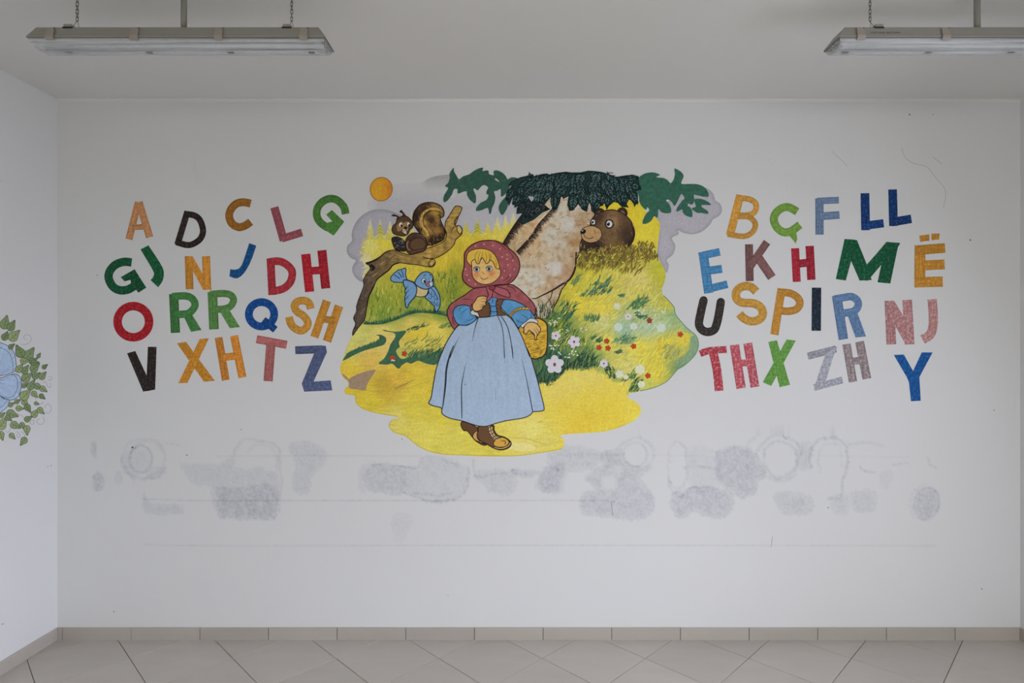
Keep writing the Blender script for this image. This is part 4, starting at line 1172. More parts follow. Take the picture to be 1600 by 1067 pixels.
# row along the first hill
line = smooth_pts(MA((345, 228), (480, 232), (600, 222), (720, 190), (820, 155), (950, 100), (1050, 75), (1160, 68), (1280, 78), (1400, 95), (1490, 118)), False, 12)
for k in range(2):
    gs.blades([(x + rnd.uniform(-1, 1), y + 1, 80 + rnd.uniform(-25, 20), rnd.uniform(4, 9)) for x, y in line], DG[:3], 1.6)
gs.line(line, 2.4, (54, 92, 66), taper=(.6, 1.2, .8))
ridge = smooth_pts(MA((100, 650), (200, 600), (330, 540), (480, 490), (560, 440), (560, 400)), False, 6)
gs.blades([(x, y + 2, 60 + rnd.uniform(-20, 20), rnd.uniform(3, 7)) for x, y in ridge for _ in (0, 1)], DG[:2], 1.3)
gs.blades(scatter(MA((900, 330), (1050, 275), (1200, 240), (1230, 262), (1060, 320), (960, 350)), 26, 35, 12, 5, 10), DG, 1.3)
gs.blades(scatter(MA((1330, 290), (1500, 220), (1540, 280), (1400, 300)), 26, 35, 12, 5, 12), [(96, 132, 80), (120, 146, 84)], 1.3)
gs.blades(scatter(MA((840, 560), (980, 460), (1300, 430), (1440, 480), (1400, 600), (1200, 620), (1000, 640)), 80, 38, 10, 8, 18), [(110, 132, 72), (140, 150, 76), (196, 190, 86), (206, 196, 90)], 1.6)
gs.blades(scatter(MA((880, 720), (1000, 640), (1200, 600), (1400, 600), (1370, 700), (1200, 720), (1000, 700)), 70, 50, 12, 6, 14), DG + [(140, 150, 80)], 1.7)
# meadow on the right
gs.blades(scatter(MD((640, 60), (860, 40), (880, 120), (720, 340), (640, 260), (680, 140)), 60, 55, 14, 8, 16), DG + YG[:1], 1.8)
gs.blades(scatter(MD((330, 180), (540, 170), (640, 260), (760, 330), (820, 400), (640, 420), (500, 300), (480, 240)), 110, 70, 18, 7, 15), DG + MGc, 1.7)
gs.blades(scatter(MD((500, 300), (700, 380), (900, 480), (1050, 540), (1000, 640), (900, 700), (700, 720), (520, 700), (500, 500)), 190, 60, 18, 7, 15), DG + MGc + YG, 1.6)
gs.blades(scatter(MD((320, 850), (480, 700), (560, 760), (700, 800), (840, 860), (800, 950), (660, 1040), (600, 1066), (350, 1066)), 200, 75, 18, 8, 18), [(28, 62, 58), (40, 80, 62), (58, 100, 66), (96, 130, 70)], 1.7)
gs.blades(scatter(MD((820, 950), (900, 780), (1060, 700), (1100, 760), (1150, 900), (1000, 930)), 110, 65, 14, 10, 18), [(36, 74, 58), (52, 92, 64), (120, 144, 74), (24, 56, 50)], 1.6)
gs.blades(scatter(MH((0, 250), (0, 180), (110, 130), (230, 60), (420, 40), (560, 60), (560, 110), (260, 110), (160, 210), (110, 245)), 170, 72, 16, 6, 14), [(24, 56, 52), (34, 70, 56), (48, 88, 62), (84, 112, 66)], 1.6)
gs.blades(scatter(MH((600, 90), (650, 70), (730, 150), (730, 205), (660, 180)), 60, 100, 18, 7, 13), [(34, 66, 50), (70, 104, 60), (150, 164, 80)], 1.5)
gs.blades(scatter(MH((820, 330), (840, 270), (900, 200), (960, 240), (930, 310)), 70, 55, 16, 6, 13), [(40, 76, 54), (66, 104, 62), (120, 146, 66)], 1.5)
gs.blades(scatter(MH((760, 210), (880, 120), (900, 190), (800, 215)), 40, 45, 12, 6, 13), [(60, 96, 58), (120, 144, 74)], 1.4)
gs.blades(scatter(MD((980, 230), (1200, 230), (1180, 300), (1080, 310), (1000, 270)), 45, 65, 14, 5, 10), [(70, 116, 78), (96, 134, 84)], 1.6)
gs.blades(scatter(MD((1080, 500), (1200, 540), (1220, 580), (1110, 580)), 16, 30, 14, 7, 12), [(60, 104, 72)], 2)
gs.blades(scatter(MD((1380, 600), (1400, 540), (1540, 500), (1700, 540), (1640, 600), (1480, 610)), 50, 35, 12, 8, 16), [(66, 114, 84), (100, 140, 96), (130, 160, 110)], 1.8)
gs.blades(scatter(ME((330, 220), (420, 120), (500, 120), (620, 120), (560, 190), (420, 230)), 34, 45, 12, 8, 14), [(70, 116, 72), (100, 136, 76)], 1.8)
gs.blades(scatter(ME((450, 250), (500, 300), (640, 300), (660, 330), (540, 345), (460, 310)), 24, 25, 14, 5, 9), [(54, 102, 70), (78, 120, 80)], 1.8)
gs.blades(scatter(ME((160, 780), (280, 780), (260, 820), (180, 830)), 14, 35, 14, 5, 9), [(58, 98, 72)], 1.8)
gs.blades(scatter(ME((800, 880), (850, 730), (1000, 730), (1010, 760), (1120, 820), (1050, 930), (960, 930)), 46, 55, 12, 8, 17), [(158, 164, 90), (144, 156, 92), (170, 170, 86)], 2.2)
gs.blades(scatter([(895, 450), (960, 420), (975, 440), (920, 470), (900, 470)], 60, 60, 12, 8, 16), [(200, 192, 66), (214, 202, 70), (186, 186, 76)], 1.8)
gs.blades(scatter(M8((930, 920), (1000, 860), (1150, 700), (1200, 660), (1180, 780), (1130, 830), (1300, 720), (1370, 640), (1340, 760), (1300, 850), (1400, 860), (1280, 890), (1120, 920), (960, 930)), 90, 50, 14, 6, 14), [(54, 98, 90), (74, 116, 92), (92, 130, 88)], 1.8)
gs.blades(scatter(M8((800, 740), (900, 660), (920, 690), (840, 780)), 20, 50, 14, 6, 14), [(110, 138, 80)], 1.8)
gs.blades(scatter(M9((290, 890), (400, 900), (360, 940)), 12, 20, 14, 5, 10), [(72, 112, 76)], 1.6)
gs.blades(scatter(M9((480, 1060), (560, 960), (690, 930), (720, 1000), (640, 1060)), 40, 50, 14, 6, 14), [(64, 110, 76), (110, 144, 84)], 1.7)
# yellow path edge in front of the grass
edge = smooth_pts(MH((20, 245), (60, 240), (110, 255), (170, 210), (260, 120), (330, 105), (400, 115), (500, 100), (570, 125), (640, 165), (700, 215), (760, 225), (850, 215), (830, 290), (830, 330)), False, 7)
gs.blades([(x, y + 3, 75 + rnd.uniform(-30, 30), rnd.uniform(4, 8)) for x, y in edge], [(222, 204, 84), (214, 194, 70)], 1.8)
gs.build('grass_blade', M_FLAT, mural, 'green and yellow grass strokes')['kind'] = 'stuff'

# sun
sun = Paint(0.6)
def sunf(X, Y):
    t = np.clip((X - 596) / 20, 0, 1)[:, None]
    return np.array((216, 156, 28.0)) * (1 - t) + np.array((205, 118, 34.0)) * t + 8 * nz(X, Y, .2, .2, 2)[:, None]
SP = ell(595.7, 295.6, 17.3, 18.4, 12, n=40)
sun.fill(SP, 2.2, sunf)
sun.line(SP + [SP[0]], 1.3, (168, 100, 30))
sun.build('sun', M_SOFT, mural, 'round orange sun at the upper left')

# tree trunk
trunk = Paint(0.80)
TP = ([(818, 330), (804, 352), (791, 373), (770, 400), (760, 440), (790, 480), (822, 492), (845, 498), (862, 489), (866, 478), (872, 467), (877.6, 452), (886, 441), (896, 428), (900, 414), (904, 400), (906, 390), (910, 372),
       (922, 352), (935, 332), (930, 315), (905, 300), (870, 296), (840, 305)])
def trunkf(X, Y):
    c = idw([(870, 330, 204, 196, 178), (890, 350, 204, 200, 190), (860, 370, 202, 196, 182), (880, 390, 196, 182, 158), (845, 400, 200, 178, 142), (870, 420, 204, 202, 196), (840, 440, 202, 198, 188), (830, 380, 206, 172, 126),
             (820, 365, 198, 168, 122), (905, 345, 178, 146, 110), (898, 378, 176, 138, 96), (890, 400, 188, 158, 118), (885, 425, 178, 140, 104), (860, 445, 186, 152, 112), (845, 455, 196, 174, 136), (812, 390, 190, 160, 122),
             (815, 425, 204, 196, 176), (800, 385, 190, 164, 122), (835, 350, 210, 176, 130), (855, 330, 206, 184, 150), (870, 470, 188, 160, 124), (845, 480, 196, 180, 158), (900, 320, 206, 190, 172), (820, 460, 200, 190, 170)], X, Y)
    a = nz(X, Y, .13, .11, 4.0); b = nz(X, Y, .35, .30, 9.0)
    br = np.clip((a - .12) * 2.6, 0, 1)[:, None]
    c = c * (1 - .45 * br) + np.array((152, 116, 72.0)) * .45 * br
    lt = np.clip((-a - .15) * 2.4, 0, 1)[:, None]
    c = c * (1 - .4 * lt) + np.array((208, 208, 204.0)) * .4 * lt
    return c * (1 + .07 * b[:, None])
trunk.fill(smooth_pts(TP, True, 3), 1.7, trunkf)
trunk.build('tree_trunk', M_SOFT, mural, 'mottled cream and brown tree trunk')
bark = Paint(0.95)
DK = (38, 32, 34)
le = smooth_pts([(822, 330), (812, 342), (800, 358), (790, 373), (783, 385)], False, 6)
bark.stroke([(x + 2, y) for x, y in le], 5.5, DK, taper=(1.6, 1.0, .8))
bark.blades([(x + 2, y, -25 + rnd.uniform(-35, 25), rnd.uniform(5, 12)) for x, y in le for _ in range(9)], [DK, (60, 48, 44), (84, 64, 50)], 1.0)
cen = smooth_pts([(862, 324), (852, 336), (840, 350), (832, 364), (821, 378), (806, 394)], False, 6)
bark.stroke([(x + 2.2, y + 1) for x, y in cen], 5.0, DK, taper=(.3, 1.0, 1.2))
bark.blades([(x + 2, y, -30 + rnd.uniform(-30, 30), rnd.uniform(5, 11)) for x, y in cen for _ in range(9)], [DK, (58, 46, 42), (92, 72, 54)], .9)
bark.stroke([(863, 322), (852, 335), (840, 348.5)], 1.2, (214, 204, 186), sm=True)
bark.stroke(M8((275, 945), (330, 945), (400, 912), (560, 832), (700, 745), (790, 690), (850, 600), (882, 500), (888, 400), (892, 300)), 2.6, DK, sm=True, taper=(.5, 1.6, .9))
bark.stroke(M8((975, 110), (945, 200), (940, 290), (905, 390)), 1.8, DK, sm=True)
bark.stroke(M8((780, 690), (730, 770), (690, 820), (660, 900), (640, 960), (580, 1062)), 2.0, DK, sm=True)
bark.stroke(M8((560, 840), (540, 930), (490, 1000), (450, 1060), (430, 1130)), 1.8, (66, 56, 46), sm=True, taper=(1, .8, .3))
bark.stroke(MD((600, 50), (570, 110), (550, 170)), 1.6, DK, sm=True)
bark.blades(scatter(TP, 210, 20, 60, 3, 7), [(170, 134, 90), (150, 112, 70), (212, 202, 184), (190, 156, 112), (134, 96, 62)], 1.3, taper=(.3, 1, .1))
bark.blades(scatter([(838, 478), (866, 474), (866, 492), (845, 502), (836, 496)], 46, 85, 16, 6, 13), [(60, 82, 62), (96, 116, 76), (40, 62, 54)], 1.6)
bark.build('bark_line', M_FLAT, mural, 'dark bark shading and outlines on the trunk')['kind'] = 'stuff'

# plain green leaves left and right of the crown
lv = Paint(1.05)
G1 = (52, 90, 76)
body = smooth_pts(M2((225, 312), (270, 270), (290, 200), (285, 150), (320, 90), (350, 62), (350, 110), (385, 170), (420, 225), (470, 185), (560, 155), (620, 110), (700, 70), (758, 65), (742, 110), (800, 100), (832, 110), (835, 150),
                     (880, 165), (905, 165), (900, 110), (950, 100), (1020, 130), (1070, 180), (1095, 225), (1150, 195), (1240, 210), (1190, 250), (1130, 290), (1125, 340), (1090, 400), (1050, 440), (1000, 465), (1000, 360),
                     (950, 385), (905, 395), (925, 470), (910, 560), (880, 620), (860, 705), (835, 690), (820, 620), (740, 650), (660, 665), (660, 620), (720, 550), (800, 510), (830, 440), (800, 430), (805, 380), (825, 340),
                     (780, 305), (730, 320), (680, 380), (640, 350), (620, 370), (655, 450), (655, 530), (635, 560), (570, 510), (530, 440), (525, 390), (470, 400), (400, 425), (400, 365), (350, 360), (325, 430), (270, 510),
                     (215, 545), (200, 500), (220, 430), (270, 350), (240, 330)), True, 2)
lv.fill(body, 2.2, lambda X, Y: np.tile((52, 90, 76.0), (len(X), 1)) * (1 + .14 * nz(X, Y, .2, .2, 3)[:, None]))
lv.poly(M2((915, 210), (940, 215), (985, 258), (965, 255), (925, 235)), (188, 190, 188))
lv.poly(M2((1085, 460), (1100, 540), (1090, 620), (1040, 705), (1010, 718), (980, 670), (972, 600), (1010, 530)), G1, sm=True)
lv.build('leaf_spray', M_SOFT, mural, 'plain green leaf spray left of the tree crown')
lv = Paint(1.05)
G2 = (52, 100, 82)
body = smooth_pts(M5((330, 220), (380, 165), (450, 135), (540, 128), (600, 145), (635, 165), (575, 195), (680, 205), (745, 240), (780, 280), (825, 220), (840, 140), (832, 75), (890, 95), (945, 140), (960, 190), (925, 275), (960, 290),
                     (1040, 288), (1140, 290), (1230, 320), (1290, 380), (1310, 462), (1230, 465), (1105, 437), (1110, 490), (1095, 560), (1060, 575), (1020, 560), (1010, 620), (930, 645), (862, 675), (870, 620), (940, 520), (975, 490),
                     (930, 425), (890, 500), (850, 580), (825, 590), (790, 530), (740, 505), (720, 525), (770, 580), (790, 680), (720, 697), (650, 680), (608, 640), (605, 755), (550, 735), (520, 790), (460, 835), (392, 842), (400, 780),
                     (440, 700), (485, 655), (455, 610), (440, 650), (380, 600), (345, 530), (335, 440), (290, 400), (340, 330)), True, 2)
lv.fill(body, 2.2, lambda X, Y: np.tile((52, 100, 82.0), (len(X), 1)) * (1 + .15 * nz(X, Y, .2, .2, 3)[:, None]))
lv.poly(smooth_pts(M5((1105, 505), (1200, 495), (1290, 530), (1340, 580), (1220, 580), (1215, 610), (1290, 660), (1298, 705), (1200, 690), (1150, 690), (1080, 645), (1080, 620), (1130, 600)), True, 3), G2)
lv.poly(smooth_pts(M5((945, 650), (975, 610), (1030, 600), (1075, 650), (1080, 745), (1010, 735), (960, 700)), True, 4), G2)
lv.build('leaf_spray', M_SOFT, mural, 'plain green leaf spray right of the tree crown')

# dark leafy crown
cr = Paint(1.20); cr.cyc = 0
CP = smooth_pts(M3((130, 310), (170, 260), (300, 200), (460, 165), (480, 190), (580, 160), (660, 150), (700, 165), (800, 140), (930, 125), (1000, 135), (1130, 135), (1240, 110), (1340, 118), (1430, 130), (1540, 165), (1600, 190)) +
                M4((640, 195), (700, 190), (800, 172), (880, 185), (950, 215), (962, 300), (990, 365), (910, 385), (945, 450), (935, 540), (900, 602), (890, 560), (850, 510), (770, 480), (780, 560), (810, 610), (730, 605), (680, 560), (645, 500),
                   (600, 545), (545, 590), (515, 640), (495, 540), (400, 560), (350, 620), (345, 695), (305, 660), (300, 590), (270, 520), (205, 470)) +
                M3((1190, 480), (1230, 600), (1215, 670), (1150, 640), (1105, 545), (1060, 610), (980, 662), (950, 580), (970, 450), (890, 490), (860, 425), (840, 540), (790, 648), (750, 590), (745, 500), (760, 430), (700, 480), (620, 580), (700, 640),
                   (600, 680), (480, 780), (330, 850), (300, 820), (330, 690), (245, 700), (250, 640), (330, 520), (270, 590), (215, 612), (225, 520), (270, 400), (180, 480), (135, 590), (118, 520), (130, 400), (165, 330), (190, 310)), True, 1)
def crownf(X, Y):
    t = np.clip((M3((0, 0))[0][0] + 60 + 0.0 - X) / 30, 0, 1)
    c = np.tile((34, 56, 56.0), (len(X), 1))
    return c * (1 + .2 * nz(X, Y, .3, .3, 3)[:, None])
cr.fill(CP, 3.0, crownf)
def leaflet(p, x, y, a, l, w, col, line=None):
    a = math.radians(a); ux, uy = math.cos(a), -math.sin(a); nx, ny = -uy, ux
    pts = [(x, y), (x + ux * l * .3 + nx * w * .5, y + uy * l * .3 + ny * w * .5), (x + ux * l * .7 + nx * w * .38, y + uy * l * .7 + ny * w * .38), (x + ux * l, y + uy * l),
           (x + ux * l * .7 - nx * w * .38, y + uy * l * .7 - ny * w * .38), (x + ux * l * .3 - nx * w * .5, y + uy * l * .3 - ny * w * .5)]
    p.poly(pts, col)
inC = lambda x, y: bool(inside(CP, [x], [y])[0])
T1 = [(74, 102, 98), (66, 94, 92), (80, 108, 104), (68, 98, 98)]
T2 = [(80, 82, 82), (68, 66, 72), (90, 90, 88)]
INK = (14, 30, 34)
def big_leaf(x, y, a, l, w, free=False):
    """one outlined leaf with a midrib and slanting veins"""
    ar = math.radians(a); ux, uy = math.cos(ar), -math.sin(ar); nx, ny = -uy, ux
    def q(t, s): return (x + ux * l * t + nx * w * .5 * s, y + uy * l * t + ny * w * .5 * s)
    if not free and not inC(*q(.9, 0)): return
    tone = T2 if (x < 852 and y > 304) else T1
    c = rnd.choice(tone)
    P = smooth_pts([q(0, 0), q(.2, .8), q(.5, 1), q(.8, .5), q(1, 0), q(.8, -.5), q(.5, -1), q(.2, -.8)], True, 2)
    if not free: P = [p for p in P if inC(*p)]
    if len(P) < 5: return
    cr.poly(P, c); cr.line(P + [P[0]], 1.5, INK)
    cr.line([q(.02, 0), q(.5, .04), q(.97, 0)], 1.4, INK)
    n = max(3, int(l / 5.5))
    for k in range(n):
        t = .12 + .62 * k / (n - 1)
        r = (.95 if t < .5 else .95 - (t - .5) * 1.3)
        for s in (-1, 1):
            cr.stroke([q(t, 0), q(t + .12, .55 * s * r), q(t + .2, .95 * s * r)], 1.15, INK, taper=(1.1, 1, .9), step=False)
    cr.d += .004
rows = [(270, 25, 14, 800), (281, 26, 14, 793), (291, 25, 13, 800), (301, 20, 12, 795)]
for ry, ll, ww, x0 in rows:
    xx = x0
    while xx < 1000:
        yy = ry + rnd.uniform(-2.5, 2.5) + (5 if xx > 950 else 0)
        a = 268 + (xx - 895) * 0.30 + rnd.choice((-34, -12, 12, 34)) + rnd.uniform(-8, 8)
        big_leaf(xx, yy, a, ll * rnd.uniform(.9, 1.2), ww * rnd.uniform(.8, 1.1))
        xx += rnd.uniform(10, 14)
for x, y, a, l, w in [(866, 303, 268, 25, 10), (897, 306, 262, 23, 13), (906, 308, 292, 21, 11), (927, 298, 268, 24, 13), (946, 303, 250, 20, 9), (966, 298, 285, 24, 12), (984, 298, 300, 24, 11), (985, 290, 350, 16, 10), (978, 279, 5, 20, 9),
        (802, 294, 240, 22, 10), (812, 303, 238, 20, 10), (822, 318, 215, 17, 9), (838, 318, 330, 20, 8), (828, 320, 250, 22, 9), (838, 325, 235, 20, 8), (846, 322, 225, 18, 8), (938, 314, 235, 18, 8), (950, 306, 262, 18, 8), (976, 300, 262, 20, 9)]:
    big_leaf(x, y, a, l, w, free=True)
cr.line(CP + [CP[0]], 1.3, (14, 32, 34))
cr.poly(M3((400, 460), (470, 465), (485, 490), (450, 535), (415, 490)), (176, 176, 182))
cr.build('tree_crown', M_FLAT, mural, 'dark teal crown of small outlined leaves')

# plain brown bear peeping round the trunk (generic stand-in)
be = Paint(1.10)
FUR = (96, 72, 48)
def furf(X, Y):
    c = idw([(958, 345, 150, 118, 78), (980, 365, 70, 50, 40), (975, 340, 96, 72, 50), (945, 350, 120, 92, 62), (955, 375, 122, 94, 62), (930, 385, 52, 38, 34), (985, 378, 50, 38, 32), (965, 385, 116, 88, 40), (920, 395, 60, 46, 36), (935, 340, 70, 50, 38)], X, Y)
    return c * (1 + .16 * nz(X, Y, .4, .25, 6)[:, None])
be.fill(smooth_pts([(912, 372), (908, 385), (906, 396), (930, 398), (960, 396), (985, 386), (978, 372), (940, 366)], True, 4), 2.2, furf)
for ex, ey in ((937, 334), (972, 333)):
    be.poly(ell(ex, ey, 8, 8.5), (58, 42, 34), line=BK, lw=1.2); be.poly(ell(ex, ey + 1, 4.2, 4.8), (132, 98, 74))
HP = smooth_pts([(922, 352), (928, 338), (943, 330), (958, 328), (974, 334), (986, 346), (990, 362), (987, 376), (978, 386), (960, 389), (942, 388), (928, 380), (921, 368)], True, 5)
be.fill(HP, 2.0, furf)
be.line(HP + [HP[0]], 1.5, BK)
be.stroke([(986, 346), (990.5, 362), (988, 376), (981, 385)], 5, (44, 32, 30), sm=True, taper=(.4, 1, .6))
MZ = smooth_pts([(908, 362), (914, 355), (926, 353), (937, 358), (940, 368), (933, 377), (920, 379), (910, 373)], True, 5)
be.poly(MZ, (186, 148, 98), line=BK, lw=1.1)
be.poly(ell(911, 362, 4.6, 3.6, -20), (26, 20, 22)); be.poly(ell(910, 360.6, 1.4, .8, -20), (200, 196, 190))
be.line([(912, 366), (915, 371), (922, 373), (928, 370)], 1.0, BK, sm=True)
for ex, ey, r in ((927, 347, 3.4), (952, 350, 4.8)):
    be.poly(ell(ex, ey, r * 1.5, r * 1.6), (44, 32, 28)); be.poly(ell(ex, ey, r, r * 1.1), (206, 204, 208)); be.poly(ell(ex - r * .35, ey, r * .55, r * .65), (24, 20, 22)); be.poly(ell(ex - r * .5, ey - r * .4, r * .2), (220, 220, 220))
be.blades(scatter(HP, 70, -60, 40, 3, 7), [(60, 44, 34), (148, 116, 74), (84, 62, 42)], .9)
be.build('painted_bear', M_SOFT, mural, 'brown bear head peeping from behind the trunk')

bu = Paint(1.36)
bu.blades(scatter([(906, 392), (940, 384), (985, 382), (995, 376), (1020, 376), (1026, 392), (1028, 400), (1000, 402), (960, 412), (920, 418), (903, 414)], 420, -105, 40, 5, 13), [(112, 96, 44), (130, 112, 40), (96, 84, 40), (146, 130, 46), (120, 104, 50)], 2.2)
bu.blades(scatter([(915, 410), (960, 405), (1000, 400), (1015, 400), (1010, 412), (998, 426), (990, 420), (975, 424), (962, 416), (930, 420)], 90, -120, 25, 6, 14), [(140, 126, 48), (124, 110, 42), (166, 150, 54)], 1.8)
bu.blades(scatter([(908, 388), (950, 386), (1020, 382), (1026, 396), (990, 402), (930, 408)], 70, 60, 40, 3, 6), [(186, 168, 84), (200, 184, 76), (176, 156, 70)], 1.2)
bu.stroke(M9((700, 480), (640, 530), (580, 570), (540, 640)), 3.2, (124, 108, 36), sm=True, taper=(.8, 1, .4))
bu.stroke(M9((430, 500), (400, 560), (360, 600)), 3.0, (130, 112, 38), sm=True, taper=(1, .8, .3))
bu.stroke(M9((310, 480), (330, 420), (420, 330)), 5, (112, 98, 44), sm=True, taper=(.3, 1, .4))
bu.build('painted_shrub', M_FLAT, mural, 'olive brown shrub strokes below the bear')

# branch with the squirrel
bo = Paint(1.10)
BP = (smooth_pts(M6((370, 455), (450, 435), (560, 375), (640, 305), (720, 275), (800, 280), (900, 320), (1000, 335), (1120, 290), (1220, 250), (1330, 215), (1410, 180), (1470, 130), (1490, 60), (1480, 0)), False, 4) +
      smooth_pts(M2((240, 990), (225, 900), (235, 810), (290, 720), (345, 630), (380, 595), (455, 610), (450, 660), (410, 750), (370, 870), (420, 865), (462, 910), (455, 985), (410, 1030), (370, 1066)), False, 4) +
      smooth_pts(M6((1600, 190), (1540, 260), (1440, 335), (1340, 385), (1290, 390), (1335, 430), (1325, 480), (1290, 505), (1230, 505), (1100, 480), (960, 465), (830, 450), (750, 480), (690, 550), (600, 620), (520, 690), (470, 800), (410, 930), (385, 1066)), False, 4) +
      smooth_pts(MA((375, 60), (350, 180), (260, 290), (190, 390), (195, 320), (230, 230), (200, 150), (240, 60), (240, -10)), False, 3) +
      smooth_pts(M6((270, 960), (310, 860), (345, 760), (335, 700), (370, 620), (430, 540), (420, 490)), False, 3))
def boughf(X, Y):
    t = np.clip((X - 560) / 100, 0, 1)[:, None]
    c = np.array((84, 70, 62.0)) * (1 - t) + np.array((168, 136, 66.0)) * t
    n = nz(X, Y, .12, .3, 5)[:, None]; n2 = nz(X, Y, .45, .45, 8)[:, None]
    return c * (1 + .30 * n + .12 * n2)
bo.fill(BP, 1.8, boughf)
bo.line(BP + [BP[0]], 1.3, BK)
bo.line(smooth_pts(M6((720, 275), (640, 305), (560, 375), (450, 435), (370, 460)), False), 2.2, BK, taper=(.5, 1.0, 1.6))
bo.line(M6((385, 1060), (410, 930), (470, 800), (520, 690), (600, 620), (690, 550), (750, 480), (830, 450)), 2.0, BK, sm=True)
bo.line(M6((1155, 350), (1190, 380), (1250, 392), (1300, 390)), 1.6, BK, sm=True, taper=(.4, 1, 1))
bo.poly(M6((1250, 490), (1245, 450), (1280, 405), (1325, 410), (1330, 450), (1290, 500)), (196, 168, 86), sm=True, line=BK, lw=1.3)
bo.line(ell(674.5, 411.5, 2.6, 4, 35), .7, BK)
bo.poly(M2((395, 880), (425, 868), (460, 915), (455, 965), (425, 980), (395, 940)), (204, 176, 96), sm=True, line=BK, lw=1.3)
bo.line(M2((310, 975), (330, 910), (370, 875)), 1.4, BK, sm=True, taper=(.3, 1, .8))
bo.line(M2((370, 870), (360, 810), (400, 740)), 2.0, (70, 50, 34), sm=True)
bo.stroke(M6((430, 480), (480, 520), (440, 560)), 6, (36, 28, 26), sm=True, taper=(.8, 1, .3))
for q in range(60):
    i = rnd.uniform(0, 1)
    x = 575 + i * 112; y = 437 - 40 * math.sin(min(1, i * 2.2) * 1.57) + (i > .6) * (i - .6) * -55 + rnd.uniform(-5, 5)
    if not bool(inside(BP, [x], [y])[0]) or not bool(inside(BP, [x + 9], [y - 3])[0]): continue
    dy = -6 if i < .35 or i > .75 else 1
    bo.stroke([(x, y), (x + 5, y + dy * .5), (x + 9, y + dy)], rnd.uniform(.6, 1.4), rnd.choice([(86, 62, 38), (206, 172, 92), (110, 82, 48), (190, 150, 74)]), sm=True, taper=(.3, 1, .1), step=False)
for q in range(70):
    y = rnd.uniform(430, 515); x = 586 - (y - 430) * .42 + rnd.uniform(-9, 7)
    if not (bool(inside(BP, [x], [y])[0]) and bool(inside(BP, [x - 4], [y + 8])[0])): continue
    bo.stroke([(x, y), (x - 2, y + 4), (x - 4, y + 9)], rnd.uniform(.6, 1.3), rnd.choice([(52, 42, 38), (118, 98, 80), (60, 48, 42), (134, 110, 88)]), sm=True, taper=(.3, 1, .1), step=False)
bo.build('tree_branch', M_SOFT, mural, 'brown branch with two sawn stubs')

sq = empty('painted_squirrel', (0, 0, 0), mural)
sq['label'] = 'brown squirrel sitting on the branch with a pine cone'
t = Paint(1.50)
TL = smooth_pts(MI((760, 700), (700, 600), (600, 480), (545, 380), (535, 280), (570, 180), (650, 95), (760, 62), (880, 75), (970, 125), (1005, 200), (1000, 270), (960, 290), (945, 250), (960, 350), (1005, 450), (1020, 560), (990, 630), (900, 680), (820, 710)), True, 4)
def tailf(X, Y):
    c = idw([(648, 340, 46, 32, 28), (652, 360, 52, 36, 28), (665, 325, 70, 50, 34), (680, 330, 186, 146, 62), (662, 350, 196, 156, 72), (668, 362, 176, 136, 64), (674, 345, 64, 44, 32), (685, 345, 150, 116, 52), (683, 360, 160, 116, 54),
             (690, 372, 44, 32, 28), (675, 375, 40, 28, 26), (692, 350, 60, 44, 32), (688, 324, 120, 92, 50), (678, 352, 110, 76, 40), (665, 370, 150, 112, 52)], X, Y, 4)
    return c * (1 + .25 * nz(X, Y, .5, .5, 6)[:, None])
t.fill(TL, 1.5, tailf)
t.line(TL + [TL[0]], 1.6, BK)
t.stroke(MI((790, 570), (770, 500), (700, 400), (700, 300), (760, 210), (860, 190), (960, 220)), 1.1, (60, 40, 28), sm=True)
t.stroke(MI((770, 570), (745, 500), (670, 400), (660, 310), (700, 220), (790, 165), (900, 160), (970, 200)), 4.2, (204, 166, 78), sm=True, taper=(.8, 1.1, .3))
t.blades(scatter(TL, 150, -60, 50, 3, 6), [(40, 28, 26), (120, 86, 48), (62, 44, 32), (170, 130, 66)], .8)
t.build('tail', M_SOFT, sq, 'bushy tail with a yellow stripe')
b = Paint(1.62)
BD = smooth_pts(MI((440, 600), (520, 530), (620, 530), (700, 580), (750, 660), (745, 740), (700, 800), (600, 830), (510, 850), (440, 800), (420, 700)), True, 4)
b.poly(BD, (78, 56, 42), line=BK, lw=1.3)
b.poly(MI((490, 700), (540, 620), (640, 600), (720, 650), (720, 740), (640, 770), (530, 775)), (98, 70, 48), sm=True, line=(44, 30, 26), lw=1.0)
b.stroke(MI((470, 640), (445, 700), (460, 760), (500, 790)), 2.0, (168, 136, 92), sm=True, taper=(.4, 1, .4))
b.stroke(MI((520, 830), (600, 790), (700, 780)), 2.2, (96, 68, 52), sm=True)
b.stroke(MI((600, 545), (680, 570), (720, 640)), .7, (150, 130, 110), sm=True, taper=(.3, 1, .3))
b.stroke(MI((430, 610), (500, 620), (560, 590), (550, 560)), 3.6, (72, 50, 40), sm=True); b.line(MI((440, 630), (510, 640), (575, 600)), .9, BK, sm=True)
b.build('body', M_SOFT, sq)
h = Paint(1.76)
for P_, c in ((MI((300, 330), (260, 270), (215, 265), (250, 245), (300, 265), (350, 300)), (70, 50, 40)), (MI((380, 270), (385, 230), (335, 205), (360, 180), (400, 230), (450, 290)), (70, 50, 40))):
    h.poly(P_, c, line=BK, lw=1.1)
h.poly(MI((265, 300), (262, 275), (285, 280), (298, 305)), (190, 176, 160))
h.line(MI((230, 262), (228, 232)), 1.0, BK, taper=(1, .2)); h.line(MI((240, 262), (208, 258)), 1.0, BK, taper=(1, .2)); h.line(MI((355, 205), (350, 175)), 1.0, BK, taper=(1, .2)); h.line(MI((362, 208), (332, 200)), 1.0, BK, taper=(1, .2))
HD = smooth_pts(MI((300, 320), (350, 280), (430, 270), (490, 310), (540, 380), (530, 440), (490, 480), (460, 540), (400, 570), (310, 560), (240, 530), (218, 470), (240, 410), (275, 380)), True, 4)
h.poly(HD, (86, 62, 44), line=BK, lw=1.3)
